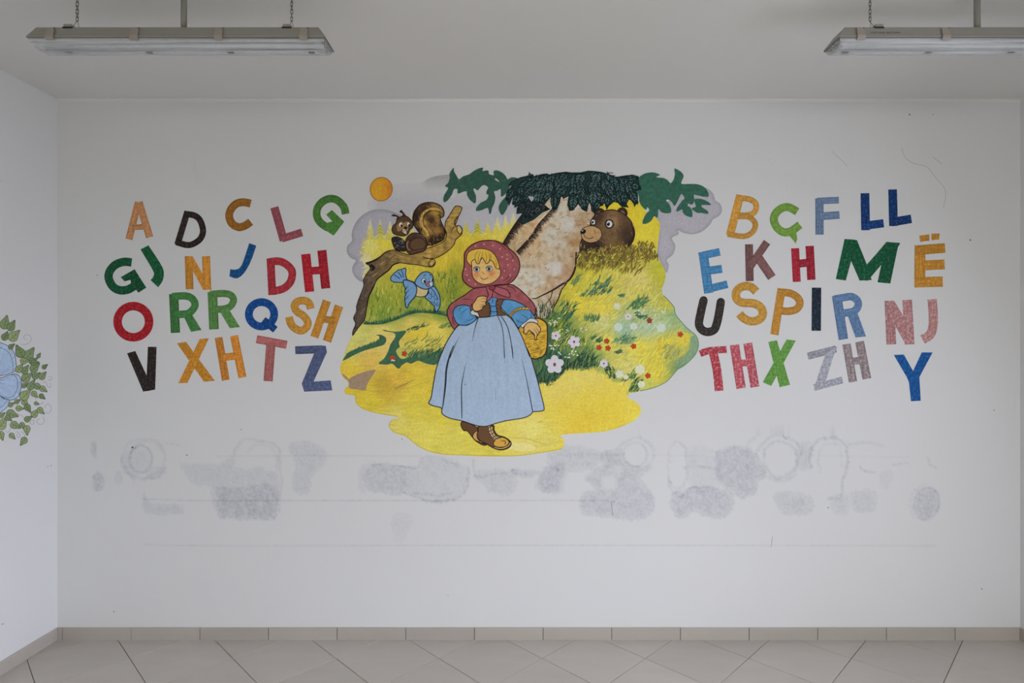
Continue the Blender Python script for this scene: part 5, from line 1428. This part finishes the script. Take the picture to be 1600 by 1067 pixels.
h.poly(MI((300, 400), (350, 350), (400, 370), (440, 350), (490, 370), (480, 420), (440, 470), (380, 480), (310, 500), (290, 450)), (158, 118, 68), sm=True)
h.poly(ell(*MI((350, 400))[0], 2.9, 4.1, 10), (214, 208, 200), line=BK, lw=.7); h.poly(ell(*MI((468, 392))[0], 2.5, 3.8, -10), (214, 208, 200), line=BK, lw=.7)
h.poly(ell(*MI((362, 415))[0], 1.6, 2.2), (20, 16, 16)); h.poly(ell(*MI((478, 408))[0], 1.4, 2.0), (20, 16, 16))
h.poly(MI((370, 480), (400, 460), (430, 475), (460, 455), (470, 480), (440, 500), (445, 545), (400, 530), (375, 505)), (206, 190, 166), sm=True, line=BK, lw=.7)
h.poly(ell(*MI((425, 445))[0], 2.6, 1.9), (22, 16, 18))
h.line(MI((360, 475), (400, 495), (440, 480), (470, 470)), .8, BK, sm=True)
h.build('head', M_SOFT, sq)
cn = Paint(1.90)
cn.poly(MI((215, 610), (280, 580), (350, 600), (400, 640), (430, 700), (430, 790), (370, 800), (280, 780), (240, 720)), (44, 38, 40), sm=True, line=BK, lw=1.1)
for i in range(26):
    x, y = MI((rnd.uniform(235, 410), rnd.uniform(600, 775)))[0]
    cn.stroke([(x - 1.6, y), (x, y - 1.3), (x + 1.7, y + .2)], .6, rnd.choice([(132, 124, 128), (96, 90, 96), (160, 150, 150)]), sm=True, taper=(.4, 1, .3))
cn.build('pine_cone', M_FLAT, sq, 'dark pine cone held in the paws')

# blue bird
bd = empty('painted_bird', (0, 0, 0), mural)
bd['label'] = 'light blue bird flying below the branch'
BB = (112, 154, 196); BN = (20, 40, 62)
w_ = Paint(0.90)
w_.poly(ML((125, 320), (130, 270), (180, 210), (260, 145), (325, 130), (385, 105), (410, 130), (400, 200), (410, 270), (430, 325), (380, 340), (370, 365), (290, 370), (200, 365), (145, 345)), BB, sm=True, n=3, line=BN, lw=1.4)
for a in (((190, 230), (240, 260), (295, 305)), ((260, 180), (300, 230), (335, 285)), ((325, 150), (350, 210), (362, 270))): w_.line(ML(*a), 1.2, BN, sm=True)
w_.build('tail_feathers', M_FLAT, bd)
w_ = Paint(1.0)
w_.poly(ML((365, 330), (430, 325), (500, 345), (570, 370), (620, 420), (700, 460), (810, 490), (815, 540), (790, 600), (740, 632), (660, 640), (600, 625), (520, 600), (400, 420)), (205, 184, 132), sm=True, n=3, line=BN, lw=1.3)
w_.build('breast', M_FLAT, bd, 'cream breast')
w_ = Paint(1.1)
w_.poly(ML((365, 330), (430, 330), (520, 360), (580, 410), (608, 480), (600, 570), (570, 640), (500, 720), (455, 780), (440, 835), (410, 830), (395, 760), (385, 650), (405, 590), (385, 540), (395, 480), (370, 430), (358, 370)), BB, sm=True, n=3, line=BN, lw=1.5)
for a in (((450, 435), (410, 480), (395, 510)), ((465, 510), (420, 560), (400, 580)), ((470, 605), (420, 660), (400, 690))): w_.line(ML(*a), 1.2, BN, sm=True, taper=(.4, 1, 1))
w_.build('wing', M_FLAT, bd)
w_ = Paint(1.1)
w_.poly(ML((820, 500), (880, 460), (930, 445), (990, 520), (1030, 620), (1045, 720), (1030, 830), (990, 900), (965, 915), (940, 860), (930, 800), (900, 785), (870, 750), (820, 700), (760, 650), (800, 600), (830, 550)), BB, sm=True, n=3, line=BN, lw=1.5)
w_.line(ML((870, 480), (930, 540), (980, 640), (1000, 700)), 1.2, BN, sm=True)
for cx, cy in ((860, 560), (905, 600), (955, 650), (850, 640), (905, 715), (960, 740), (985, 770)): w_.line(ell(*ML((cx, cy))[0], 2.2, 3.2, -25, n=12, a0=-10, a1=200), .8, BN)
w_.build('wing', M_FLAT, bd)
w_ = Paint(1.25)
w_.poly(ML((575, 390), (590, 320), (650, 240), (710, 190), (790, 172), (860, 200), (900, 250), (915, 310), (915, 400), (900, 445), (850, 475), (780, 498), (700, 480), (630, 445)), BB, sm=True, n=3, line=BN, lw=1.5)
w_.poly(ell(*ML((735, 340))[0], 3.2, 4.2, 10), (196, 206, 214), line=BN, lw=.9); w_.poly(ell(*ML((750, 350))[0], 1.5, 2.4), BN)
w_.poly(ell(*ML((880, 320))[0], 2.4, 3.4, 10), (196, 206, 214), line=BN, lw=.8); w_.poly(ell(*ML((893, 325))[0], 1.2, 2.0), BN)
w_.line(ML((720, 250), (775, 228)), 1.3, BN, taper=(.5, 1)); w_.line(ML((845, 228), (875, 242)), 1.2, BN)
w_.poly(ell(*ML((870, 400))[0], 2.4, 3.0), (196, 206, 214))
w_.poly(ML((765, 385), (800, 365), (850, 355), (835, 395), (850, 430), (825, 455), (780, 425)), (170, 120, 110), line=BN, lw=.9)
w_.line(ML((775, 410), (820, 400), (845, 405)), .8, BN)
w_.build('head', M_FLAT, bd)

# flowers in the meadow
def flower(x, y, r, col, mid=None, petals=5, label=None, rot=0, line=None, mat=None):
    p = Paint(1.45)
    for k in range(petals):
        a = math.radians(rot + 360 / petals * k + 90)
        p.poly(ell(x + math.cos(a) * r * .55, y - math.sin(a) * r * .55, r * .48, r * .42, -math.degrees(a), n=12), col, line=line, lw=.6)
    p.poly(ell(x, y, r * .35, n=10), col)
    if mid: p.poly(ell(x, y, max(.9, r * .16), max(1.3, r * .22), n=9), mid)
    return p.build('flower', mat or M_FLAT, mural, label)
WH = (204, 200, 208)
flower(866.5, 569.5, 14.5, WH, (120, 70, 84), label='largest white flower, beside the skirt')
flower(897, 534, 10, WH, (150, 30, 84), label='white flower with magenta middle', rot=20)
flower(868.5, 524.5, 7.6, (206, 200, 206), (130, 26, 70), rot=50)
flower(943.5, 568, 6.5, (206, 196, 210), (70, 20, 60), petals=6)
flower(981.3, 494.6, 5.5, (210, 204, 204), (84, 30, 50), petals=5)
for x, y, r in ((964, 478.5, 5.5), (966, 511, 7), (1033, 512, 7.5), (968, 584.5, 6.5), (1000, 577.5, 8), (1002, 600.5, 6), (978, 589, 4), (990, 510, 6)):
    lc = idw(LAND, np.array([x]), np.array([y]), 3.4)[0]; flower(x, y, r, tuple(.35 * q + .65 * w for q, w in zip(lc, (216, 222, 228))), petals=6, rot=rnd.uniform(0, 40))
for x, y in ((948, 533), (936, 543), (950, 544), (990, 541), (1063, 522.5), (1014.7, 501), (1012.3, 587), (632, 552.5), (613.4, 559.6)):
    flower(x, y, 4.6, (178, 66, 30) if (x, y) != (1014.7, 501) else (156, 60, 44), petals=5, rot=rnd.uniform(0, 60))
dt = Paint(1.42)
for cx, cy, s, n in ((862, 504, 6, 8), (870, 500, 5, 5), (866, 543, 8, 9), (888, 555, 6, 6), (897, 551, 6, 7), (875, 552, 3, 3), (912, 515, 5, 5), (938, 506, 10, 10), (1030, 486, 9, 10), (1002, 489, 6, 6), (945, 494, 8, 6), (1037, 488, 4, 4), (888, 517, 4, 3), (614, 563, 3, 3)):
    for _ in range(n):
        dt.poly(ell(cx + rnd.uniform(-s, s), cy + rnd.uniform(-s * .7, s * .7), rnd.uniform(.9, 1.8), rnd.uniform(.8, 1.4), n=8), (208, 212, 190))
dt.build('blossom_dot', M_FLAT, mural, 'tiny white blossom dots')['kind'] = 'stuff'

# ------------------------------------------------------------------ girl (plain generic country girl)
girl = empty('painted_girl', (0, 0, 0), mural)
girl['label'] = 'girl in wine-red headscarf and shawl, blue blouse and long pale skirt'
RED = (150, 66, 78); RED2 = (170, 88, 98)
def redf(X, Y):
    return np.tile((156, 82, 86.0), (len(X), 1)) * (1 + .16 * nz(X, Y, .12, .1, 3)[:, None] + .10 * nz(X, Y, .45, .45, 6)[:, None])
bt = Paint(1.60)
bt.poly(MG((205, 520), (360, 575), (420, 640), (350, 700), (355, 760), (470, 820), (545, 830), (500, 850), (400, 800), (330, 725), (270, 650), (220, 645), (180, 575)), (98, 66, 42), sm=True, n=3, line=BK, lw=1.3)
bt.poly(MG((345, 730), (365, 680), (410, 655), (405, 740), (440, 800), (380, 775)), (196, 150, 84), sm=True, line=BK, lw=.9)
bt.build('boot', M_FLAT, girl)
bt = Paint(1.75)
bt.poly(MG((430, 590), (625, 570), (640, 640), (690, 710), (780, 735), (850, 780), (878, 830), (840, 885), (740, 915), (640, 890), (545, 835), (450, 790), (405, 720), (420, 640)), (102, 72, 46), sm=True, n=3, line=BK, lw=1.6)
bt.poly(MG((640, 850), (640, 800), (700, 750), (770, 740), (840, 785), (840, 830), (790, 868), (700, 875)), (206, 158, 58), sm=True, line=BK, lw=1.1)
bt.line(MG((640, 878), (740, 895), (830, 862), (868, 815)), 1.2, (196, 168, 120), sm=True); bt.line(MG((630, 868), (740, 884), (820, 850), (858, 800)), 1.0, BK, sm=True)
bt.line(MG((740, 790), (790, 790), (800, 820), (780, 832)), 1.1, BK, sm=True)
lp = smooth_pts(MG((590, 585), (600, 660), (640, 730), (700, 765)), False, 5)
bt.stroke(lp, 7, (196, 168, 118)); bt.line([(x - 3.4, y + 1) for x, y in lp], 1, BK); bt.line([(x + 3.2, y - 1.4) for x, y in lp], 1, BK)
for x, y in lp[1::3]: bt.line([(x - 3, y + 1.6), (x + 3.2, y - 1.8)], 1.1, BK)
bt.line(lp, 1.0, BK)
bt.build('boot', M_FLAT, girl)

# shawl behind the blouse
sh = Paint(1.90)
SHP = smooth_pts(MB((540, 95), (420, 180), (290, 260), (210, 320), (170, 400), (170, 470), (200, 550), (265, 660), (330, 600), (560, 520), (700, 300), (950, 250), (1150, 300), (1290, 370), (1370, 480), (1395, 400), (1370, 310), (1290, 220), (1200, 130),
                    (1120, 70), (1040, 40), (800, 60), (700, 70)), True, 4)
sh.fill(SHP, 2.4, redf)
sh.line(SHP + [SHP[0]], 1.5, BK)
sh.line(MB((350, 248), (450, 245), (520, 255)), 1.2, BK, sm=True, taper=(.3, 1, .3))
for a in (((820, 100), (950, 110), (1050, 170)), ((820, 130), (900, 180), (1040, 220)), ((1000, 60), (1080, 90), (1120, 155)), ((240, 480), (250, 560), (280, 600))):
    sh.line(MB(*a), 1.2, BK, sm=True, taper=(1, 1, .3))
for q in range(22):      # plain knotted fringe along the lower edge
    pass
sh.build('shawl', M_SOFT, girl, 'wine-red shawl over the shoulders')

BL = (84, 142, 190)
def bluef(X, Y):
    return np.tile((84, 142, 188.0), (len(X), 1)) * (1 + .10 * nz(X, Y, .12, .1, 3)[:, None] + .06 * nz(X, Y, .4, .3, 6)[:, None])
hatp = Paint(2.0)
HTP = smooth_pts(MD((330, 240), (420, 265), (480, 320), (492, 420), (492, 560), (480, 680), (440, 760), (360, 800), (280, 800), (220, 740), (150, 560), (90, 400), (160, 300)), True, 4)
def hatf(X, Y):
    return np.tile((206, 162, 38.0), (len(X), 1)) * (1 + .22 * nz(X, Y, .12, .5, 3)[:, None])
hatp.fill(HTP, 2.0, hatf)
hatp.line(HTP + [HTP[0]], 2.0, (52, 38, 22))
for q in range(240):
    x, y = MD((rnd.uniform(120, 480), rnd.uniform(360, 790)))[0]
    if inside(HTP, [x - 3.5], [y + 1.4])[0] and inside(HTP, [x + 3.5], [y - 1.4])[0]:
        hatp.stroke([(x - 3, y + 1.2), (x + .3, y - .3), (x + 3, y - .6)], .8, rnd.choice([(96, 62, 26), (70, 44, 22), (232, 200, 84)]), sm=True, taper=(.3, 1, .3), step=False)
hatp.d += .05
hatp.build('straw_hat', M_SOFT, girl, 'yellow straw hat held against the hip')

sk = Paint(2.15)
SKP = (smooth_pts(MB((600, 495), (690, 495), (790, 480), (880, 465), (985, 465), (1060, 520), (1130, 620), (1200, 750), (1260, 900), (1320, 1066)), False, 4) +
       smooth_pts(MC((1300, 20), (1350, 130), (1400, 300), (1440, 440), (1480, 600), (1522, 780), (1490, 815), (1380, 825)), False, 4) +
       smooth_pts(MC((1380, 825), (1340, 870), (1250, 905), (1060, 935), (920, 970), (820, 1002), (740, 1008), (650, 990), (500, 940), (340, 905), (250, 850), (245, 800)), False, 4) +
       smooth_pts(MC((245, 800), (230, 772), (150, 755), (80, 718), (110, 650), (140, 470), (170, 310), (215, 160), (280, 0)), False, 4) +
       smooth_pts(MB((80, 1020), (140, 880), (220, 740), (330, 605), (450, 605), (560, 530)), False, 4))
def skirtf(X, Y):
    base = np.tile((158, 178, 202.0), (len(X), 1))
    edge = np.exp(-((X - (697 - (Y - 500) * .12)) / 14) ** 2)[:, None] * .5 + np.exp(-((X - 838) / 10) ** 2)[:, None] * .35 * (Y > 560)[:, None]
    base = base * (1 - edge * .25) + np.array((142, 164, 204.0)) * edge * .25
    return base * (1 + .035 * nz(X, Y, .20, .025, 4)[:, None] + .03 * nz(X, Y, .6, .12, 8)[:, None])
sk.fill(SKP, 2.2, skirtf)
NV = (38, 42, 52)
sk.line(SKP + [SKP[0]], 1.5, (46, 42, 42))
sk.stroke(MB((600, 500), (565, 600), (540, 700), (515, 840)), 1.3, NV, sm=True, taper=(1.2, 1, .2))
sk.stroke(MB((330, 765), (290, 850), (245, 960), (205, 1060)), 1.3, NV, sm=True, taper=(.2, 1, 1))
sk.stroke(MC((390, 0), (340, 130), (300, 300), (290, 470), (270, 650), (250, 790)), 3.0, NV, sm=True, taper=(.5, 1.5, .4))
sk.stroke(MC((545, 210), (510, 380), (490, 520), (490, 700), (495, 910)), 2.0, NV, sm=True, taper=(.15, 1.2, .6))
sk.stroke(MB((865, 475), (920, 600), (950, 780), (960, 1060)), 1.2, NV, sm=True, taper=(1, 1, .8)); sk.stroke(MC((1020, 0), (1028, 110), (1030, 240)), 1.1, NV, sm=True, taper=(.9, .6, .1))
sk.stroke(MB((915, 480), (1000, 620), (1050, 820), (1080, 1060)), 1.3, NV, sm=True); sk.stroke(MC((1118, 0), (1130, 90), (1135, 190)), 1.2, NV, sm=True, taper=(1, .8, .2))
sk.stroke(MC((1245, 170), (1290, 370), (1340, 620), (1378, 820)), 1.4, NV, sm=True, taper=(.3, 1, 1))
sk.stroke(MC((910, 515), (915, 600), (915, 690)), .8, (90, 100, 120), sm=True, taper=(.2, 1, .2))
for q in range(14): 
    x, y = MC((rnd.uniform(680, 1100), rnd.uniform(570, 860)))[0]
    sk.stroke([(x, y), (x + rnd.uniform(-2, 2), y + rnd.uniform(3, 7))], .6, (134, 154, 182), taper=(.3, 1, .1), step=False)
sk.d += .05
sk.poly(ell(726.8, 600.6, .9, n=8), (60, 70, 80))
sk.build('skirt', M_SOFT, girl, 'long pale blue skirt')

sl = Paint(2.35)
SLP = smooth_pts(MB((250, 420), (290, 350), (380, 325), (480, 345), (500, 420), (560, 480), (570, 520), (500, 580), (400, 608), (310, 585), (265, 510)), True, 4)
sl.fill(SLP, 2.4, bluef); sl.line(SLP + [SLP[0]], 1.4, BN)
for a in (((325, 420), (345, 370), (385, 345)), ((370, 440), (410, 400), (455, 375)), ((430, 545), (490, 530), (535, 500))): sl.line(MB(*a), 1.1, BN, sm=True, taper=(.3, 1, .5))
sl.build('sleeve', M_SOFT, girl, 'puffed blue sleeve on the left')
sl = Paint(2.35)
SLP = smooth_pts(MB((915, 360), (925, 280), (960, 250), (1060, 255), (1180, 300), (1290, 370), (1350, 440), (1390, 520), (1300, 560), (1190, 610), (1160, 640), (1120, 600), (1060, 500), (1000, 450)), True, 4)
sl.fill(SLP, 2.4, bluef); sl.line(SLP + [SLP[0]], 1.4, BN)
bp_ = smooth_pts(MB((1040, 480), (1090, 420), (1180, 375), (1310, 375)), False, 6)
sl.stroke(bp_, 4.6, (70, 50, 24)); sl.stroke(bp_, 3.0, (206, 164, 58))
for x, y in bp_[1::2]: sl.line([(x - 1.4, y + 2.2), (x + 1.4, y - 2.2)], .9, (70, 50, 24))
for a in (((1120, 520), (1160, 555), (1230, 570)), ((1190, 450), (1240, 480), (1290, 520)), ((1325, 430), (1335, 490), (1300, 530))): sl.line(MB(*a), 1.1, BN, sm=True, taper=(.4, 1, .4))
sl.build('sleeve', M_SOFT, girl, 'blue sleeve with a golden cord on the right')

bo2 = Paint(2.5)
bo2.poly(MB((700, 240), (760, 215), (860, 225), (860, 470), (790, 480), (740, 480)), BL, sm=False, line=BN, lw=1.0)
bo2.line(MB((770, 335), (810, 345), (860, 330)), 1.1, BN, sm=True); bo2.line(MB((765, 410), (810, 420), (865, 410)), 1.1, BN, sm=True); bo2.line(MB((798, 240), (800, 300)), 1.0, BN)
bo2.poly(MB((690, 260), (735, 290), (765, 340), (770, 400), (765, 460), (720, 490), (650, 495), (590, 470), (590, 400), (640, 330)), (104, 72, 48), sm=True, line=BK, lw=1.2)
bo2.poly(MB((860, 250), (945, 250), (915, 330), (915, 400), (975, 450), (960, 465), (870, 468), (858, 400), (845, 330)), (110, 76, 56), sm=True, n=3, line=BK, lw=1.2)
for y in (300, 330, 370, 410, 440): bo2.line(MB((765, y), (725, y - 12)), 1.2, BK, taper=(1, .1))
for y in (270, 320, 370, 420): bo2.line(MB((858, y), (900, y + 6)), 1.2, BK, taper=(1, .1))
bo2.build('bodice', M_FLAT, girl, 'brown laced bodice')

SKN = (214, 172, 104)
def skinf(X, Y):
    c = np.tile((218, 178, 108.0), (len(X), 1)) * (1 + .05 * nz(X, Y, .3, .3, 3)[:, None])
    for cx, cy, r in ((744.5, 429, 5.0), (768, 427, 6.0)):
        w = np.exp(-(((X - cx) ** 2 + (Y - cy) ** 2) / (r * r)))[:, None] * .75
        c = c * (1 - w) + np.array((206, 110, 74.0)) * w
    return c
hd = Paint(2.62)
hd.poly(MB((500, 310), (530, 380), (490, 420), (510, 460), (560, 470), (610, 495), (590, 430), (540, 410)), (200, 198, 196), sm=True, line=BK, lw=1.0)
hd.poly(MB((590, 215), (650, 200), (710, 212), (725, 250), (700, 290), (705, 330), (665, 345), (660, 375), (620, 400), (560, 412), (525, 380), (520, 320), (560, 260)), SKN, sm=True, n=4, line=BK, lw=1.3)
for a in (((645, 240), (690, 235), (715, 260)), ((640, 280), (685, 275), (705, 295)), ((630, 320), (670, 325), (700, 330)), ((620, 360), (650, 350), (665, 375))): hd.line(MB(*a), 1.0, BK, sm=True, taper=(.4, 1, .6))
hd.build('hand', M_FLAT, girl, 'hand held at the chest')
hd = Paint(2.62)
hd.poly(MD((125, 340), (190, 290), (250, 245), (310, 250), (355, 280), (340, 330), (250, 310), (180, 350), (140, 375)), (198, 198, 200), sm=True, line=BK, lw=1.0)
hd.poly(MD((170, 360), (210, 310), (270, 295), (330, 310), (380, 355), (398, 400), (380, 440), (345, 490), (335, 540), (315, 530), (310, 470), (270, 430), (235, 410), (210, 450), (170, 455), (165, 420)), SKN, sm=True, n=4, line=BK, lw=1.3)
for a in (((300, 385), (335, 430), (355, 480)), ((330, 375), (360, 410), (375, 445)), ((245, 410), (280, 450), (318, 500))): hd.line(MD(*a), 1.0, BK, sm=True, taper=(.4, 1, .8))
hd.build('hand', M_FLAT, girl, 'hand holding the straw hat')

# headscarf (rounded, knotted under the chin), hair and face
sc = Paint(2.75)
SCP = smooth_pts(M7((405, 340), (430, 280), (500, 210), (600, 160), (720, 140), (850, 150), (960, 200), (1050, 270), (1130, 350), (1170, 440), (1170, 530), (1140, 620), (1080, 700), (1000, 745), (880, 755), (760, 775), (640, 790), (540, 800), (450, 760), (390, 690),
                    (380, 600), (400, 520), (405, 430)), True, 4)
sc.fill(SCP, 2.2, redf); sc.line(SCP + [SCP[0]], 1.6, (50, 18, 24))
for a in (((850, 165), (920, 200), (985, 270)), ((1035, 570), (1010, 650), (940, 710)), ((1075, 630), (1040, 690), (960, 735)), ((1000, 250), (1050, 320), (1085, 380))): sc.line(M7(*a), 1.2, (60, 20, 28), sm=True, taper=(.3, 1, .6))
for a, b_ in ((560, 215), (680, 195), (800, 215), (900, 260), (1000, 340), (930, 370), (1080, 420), (1010, 480), (1100, 540), (960, 560), (1040, 620), (440, 620), (470, 690), (560, 750), (930, 660), (420, 540), (1000, 400)):
    sc.poly(ell(*M7((a, b_))[0], 1.3, n=8), (196, 150, 142))
sc.build('headscarf', M_SOFT, girl, 'rounded wine-red headscarf with small pale dots')
kn = Paint(2.95)
kn.poly(MB((720, 60), (770, 70), (800, 110), (790, 200), (750, 260), (715, 250), (740, 180), (715, 110)), RED2, sm=True, line=(50, 18, 24), lw=1.1)
kn.poly(MB((790, 60), (870, 75), (1000, 120), (1040, 215), (940, 200), (840, 150), (795, 110)), RED2, sm=True, line=(50, 18, 24), lw=1.1)
kn.poly(ell(*MB((790, 85))[0], 5, 4), (136, 54, 66), line=(50, 18, 24), lw=1.0)
kn.build('scarf_knot', M_FLAT, girl)
fc = Paint(3.05)
FP = smooth_pts(MJ((430, 400), (440, 470), (445, 560), (450, 640), (480, 720), (560, 790), (660, 822), (750, 818), (830, 790), (900, 740), (960, 670), (975, 580), (945, 500), (900, 400), (840, 300), (700, 240), (520, 260), (450, 330)), True, 4)
fc.fill(FP, 1.6, skinf); fc.line(FP + [FP[0]], 1.2, (60, 26, 22))
for cx, cy in ((535, 545), (765, 535)):
    x, y = MJ((cx, cy))[0]
    fc.poly(ell(x, y, 4.6, 4.0), (206, 206, 200), line=BK, lw=.8); fc.poly(ell(x - .3, y, 2.6, 3.1), (70, 92, 104)); fc.poly(ell(x - .3, y, 1.3, 1.6), (22, 24, 30))
    fc.line([(x - 5.2, y - 1.6), (x - 2.6, y - 3.8), (x + 1.6, y - 4.2), (x + 4.6, y - 1.8)], 1.1, BK, sm=True)
fc.line(MJ((640, 590), (655, 622), (680, 620)), .8, (120, 66, 44), sm=True)
fc.line(MJ((600, 690), (640, 722), (680, 728), (740, 700)), 1.1, (130, 50, 44), sm=True)
fc.build('face', M_SOFT, girl)
hr = Paint(3.3)
HRP = smooth_pts(MJ((345, 320), (370, 240), (440, 190), (560, 162), (680, 165), (790, 205), (870, 280), (920, 380), (955, 500), (930, 540), (880, 510), (850, 430), (790, 370), (760, 410), (715, 440), (680, 400), (640, 330), (600, 380), (575, 440), (530, 430), (500, 360), (440, 400), (430, 490), (395, 450), (350, 390)), True, 3)
hr.poly(HRP, (216, 178, 62), line=(60, 40, 24), lw=1.2)
for a in (((560, 200), (510, 270), (500, 350)), ((610, 220), (570, 300), (560, 420)), ((650, 210), (630, 290), (600, 370)), ((690, 220), (715, 300), (705, 410)), ((740, 225), (770, 300), (765, 390)), ((780, 240), (800, 300), (790, 360)), ((850, 320), (890, 400), (900, 500))):
    hr.line(MJ(*a), .9, (80, 54, 26), sm=True, taper=(.3, 1, .7))
hr.build('hair', M_FLAT, girl, 'yellow fringe of hair')

# ------------------------------------------------------------------ painted flower on the left wall
fl = empty('painted_flower', (0, 0, 0))
tag(fl, 'big blue painted flower with green leaves on the left wall', 'painting')
LC = Crop(0, 470, 4.267)
PET = [(smooth_pts(LC((-70, 500), (-150, 380), (-110, 300), (-40, 268), (0, 278), (60, 305), (95, 350), (108, 420), (104, 465), (70, 482), (20, 495)), True, 5)),
       (smooth_pts(LC((-60, 520), (0, 515), (60, 495), (110, 488), (138, 520), (142, 580), (118, 640), (70, 662), (20, 645), (-30, 600)), True, 5)),
       (smooth_pts(LC((-70, 560), (-20, 610), (20, 650), (60, 662), (52, 700), (0, 745), (-60, 760), (-110, 700), (-100, 620)), True, 5)),
       (smooth_pts(LC((-90, 520), (-170, 560), (-230, 640), (-250, 570), (-230, 500), (-160, 470), (-100, 480)), True, 5)),
       (smooth_pts(LC((-90, 540), (-110, 640), (-160, 700), (-220, 680), (-240, 620), (-170, 560)), True, 5))]
ccx, ccy = LC((-75, 530))[0]
def petf(X, Y):
    r = np.sqrt((X - ccx) ** 2 + (Y - ccy) ** 2); a = np.arctan2(Y - ccy, X - ccx)
    n = np.array([noise.noise(Vector((q * 22, p * .05, 1))) for q, p in zip(a, r)])
    c = np.array((158, 178, 206.0))[None, :] * (1 + .16 * n[:, None])
    t = np.clip((r - 26) / 26, 0, 1)[:, None]
    return c * (1 - .3 * t) + np.array((176, 200, 218.0)) * .3 * t
for k, Pp in enumerate(PET):
    p = Paint(0.25 + .12 * (k % 3), leftwall)
    p.fill(Pp, 1.6, petf)
    p.line(Pp + [Pp[0]], .9, (52, 74, 96))
    q = [(x * .88 + ccx * .12, y * .88 + ccy * .12) for x, y in Pp]
    p.line(q[len(q) // 4: len(q) * 3 // 4], .7, (70, 92, 110))
    for i in range(5):
        x, y = Pp[int(len(Pp) * (.3 + .1 * i)) % len(Pp)]
        p.line([(ccx + (x - ccx) * .25, ccy + (y - ccy) * .25), (ccx + (x - ccx) * .5, ccy + (y - ccy) * .5)], .8, (34, 48, 84), taper=(1, .1))
    p.build('petal', M_SOFT, fl)
TD = [((140, 290), (180, 288), (208, 262), (200, 232), (172, 226), (158, 244), (170, 258)), ((285, 545), (305, 540), (318, 570), (338, 575), (335, 545)), ((318, 520), (335, 530), (345, 515), (335, 502), (322, 510)),
      ((300, 745), (330, 745), (342, 715), (325, 688), (302, 698), (302, 715)), ((285, 770), (296, 800), (280, 822), (255, 820), (246, 800), (262, 785)), ((200, 790), (225, 800), (222, 822), (202, 818), (204, 802)),
      ((60, 820), (70, 850), (50, 878), (36, 860)), ((110, 870), (135, 890), (128, 910), (112, 905), (118, 885)), ((140, 870), (160, 885), (165, 905)), ((235, 640), (240, 665)), ((110, 750), (150, 770), (165, 800)), ((265, 690), (285, 680), (280, 670))]
for a in TD:
    p = Paint(0.15, leftwall)
    p.line(LC(*a), .55, (128, 130, 140), sm=True)
    p.build('tendril', M_FLAT, fl)
LV = [(22, 188, 48, 95, 95, 46), (58, 198, 100, 128, 0, 0), (62, 262, 133, 195, 0, 0), (20, 262, 52, 203, 0, 0), (58, 318, 98, 286, 0, 0), (150, 375, 108, 292, 0, 0), (165, 398, 228, 310, 0, 0), (250, 380, 270, 347, 0, 0), (282, 450, 318, 424, 0, 0),
      (195, 415, 250, 382, 0, 0), (135, 402, 200, 398, 0, 0), (205, 412, 262, 410, 0, 0), (205, 470, 265, 415, 0, 0), (150, 485, 190, 428, 0, 0), (112, 475, 152, 420, 0, 0), (150, 535, 215, 480, 0, 0), (218, 515, 268, 478, 0, 0), (265, 522, 308, 472, 0, 0),
      (190, 590, 232, 525, 0, 0), (228, 560, 285, 588, 0, 0), (268, 575, 315, 607, 0, 0), (140, 655, 205, 590, 0, 0), (212, 605, 252, 645, 0, 0), (262, 625, 302, 655, 0, 0), (228, 680, 262, 690, 0, 0), (150, 660, 190, 705, 0, 0), (170, 690, 205, 745, 0, 0),
      (215, 775, 255, 722, 0, 0), (252, 715, 296, 755, 0, 0), (165, 800, 215, 770, 0, 0), (105, 715, 160, 720, 0, 0), (42, 745, 125, 770, 0, 0), (72, 815, 138, 850, 0, 0), (138, 812, 165, 858, 0, 0), (178, 830, 182, 898, 0, 0), (65, 885, 102, 922, 0, 0),
      (175, 912, 135, 965, 0, 0), (-10, 855, 45, 775, 0, 0), (0, 870, 20, 932, 0, 0), (35, 770, 80, 800, 0, 0), (55, 700, 98, 680, 0, 0), (98, 680, 138, 658, 0, 0), (-5, 775, 35, 745, 0, 0), (145, 575, 185, 550, 0, 0),
      (-60, 190, -20, 110, 0, 0), (-110, 230, -70, 170, 0, 0), (-60, 860, -30, 940, 0, 0), (-120, 800, -100, 880, 0, 0), (-180, 400, -230, 340, 0, 0)]
for i, (x0, y0, x1, y1, _, _) in enumerate(LV):
    (ax, ay), (bx, by) = LC((x0, y0), (x1, y1))
    dx, dy = bx - ax, by - ay; l = math.hypot(dx, dy); ux, uy = dx / l, dy / l; nx, ny = -uy, ux
    w = l * .34
    def q(t, s): return (ax + ux * l * t + nx * w * s, ay + uy * l * t + ny * w * s)
    out = smooth_pts([q(0, 0), q(.12, .75), q(.38, 1), q(.7, .5), q(1, 0), q(.7, -.5), q(.38, -1), q(.12, -.75)], True, 3)
    p = Paint(0.5 + (i % 6) * .07, leftwall)
    g_ = rnd.choice([(134, 150, 104), (120, 138, 92), (146, 160, 110), (126, 146, 100)])
    p.poly(out, g_)
    p.line(out + [out[0]], .7, (52, 62, 44))
    p.line([q(.05, 0), q(.5, .08), q(.95, 0)], .55, (62, 74, 50))
    for t, s in ((.25, .7), (.5, .55), (.3, -.7), (.55, -.5)): p.line([q(t, 0), q(t + .16, s)], .4, (72, 86, 56))
    p.build('leaf', M_SOFT, fl)
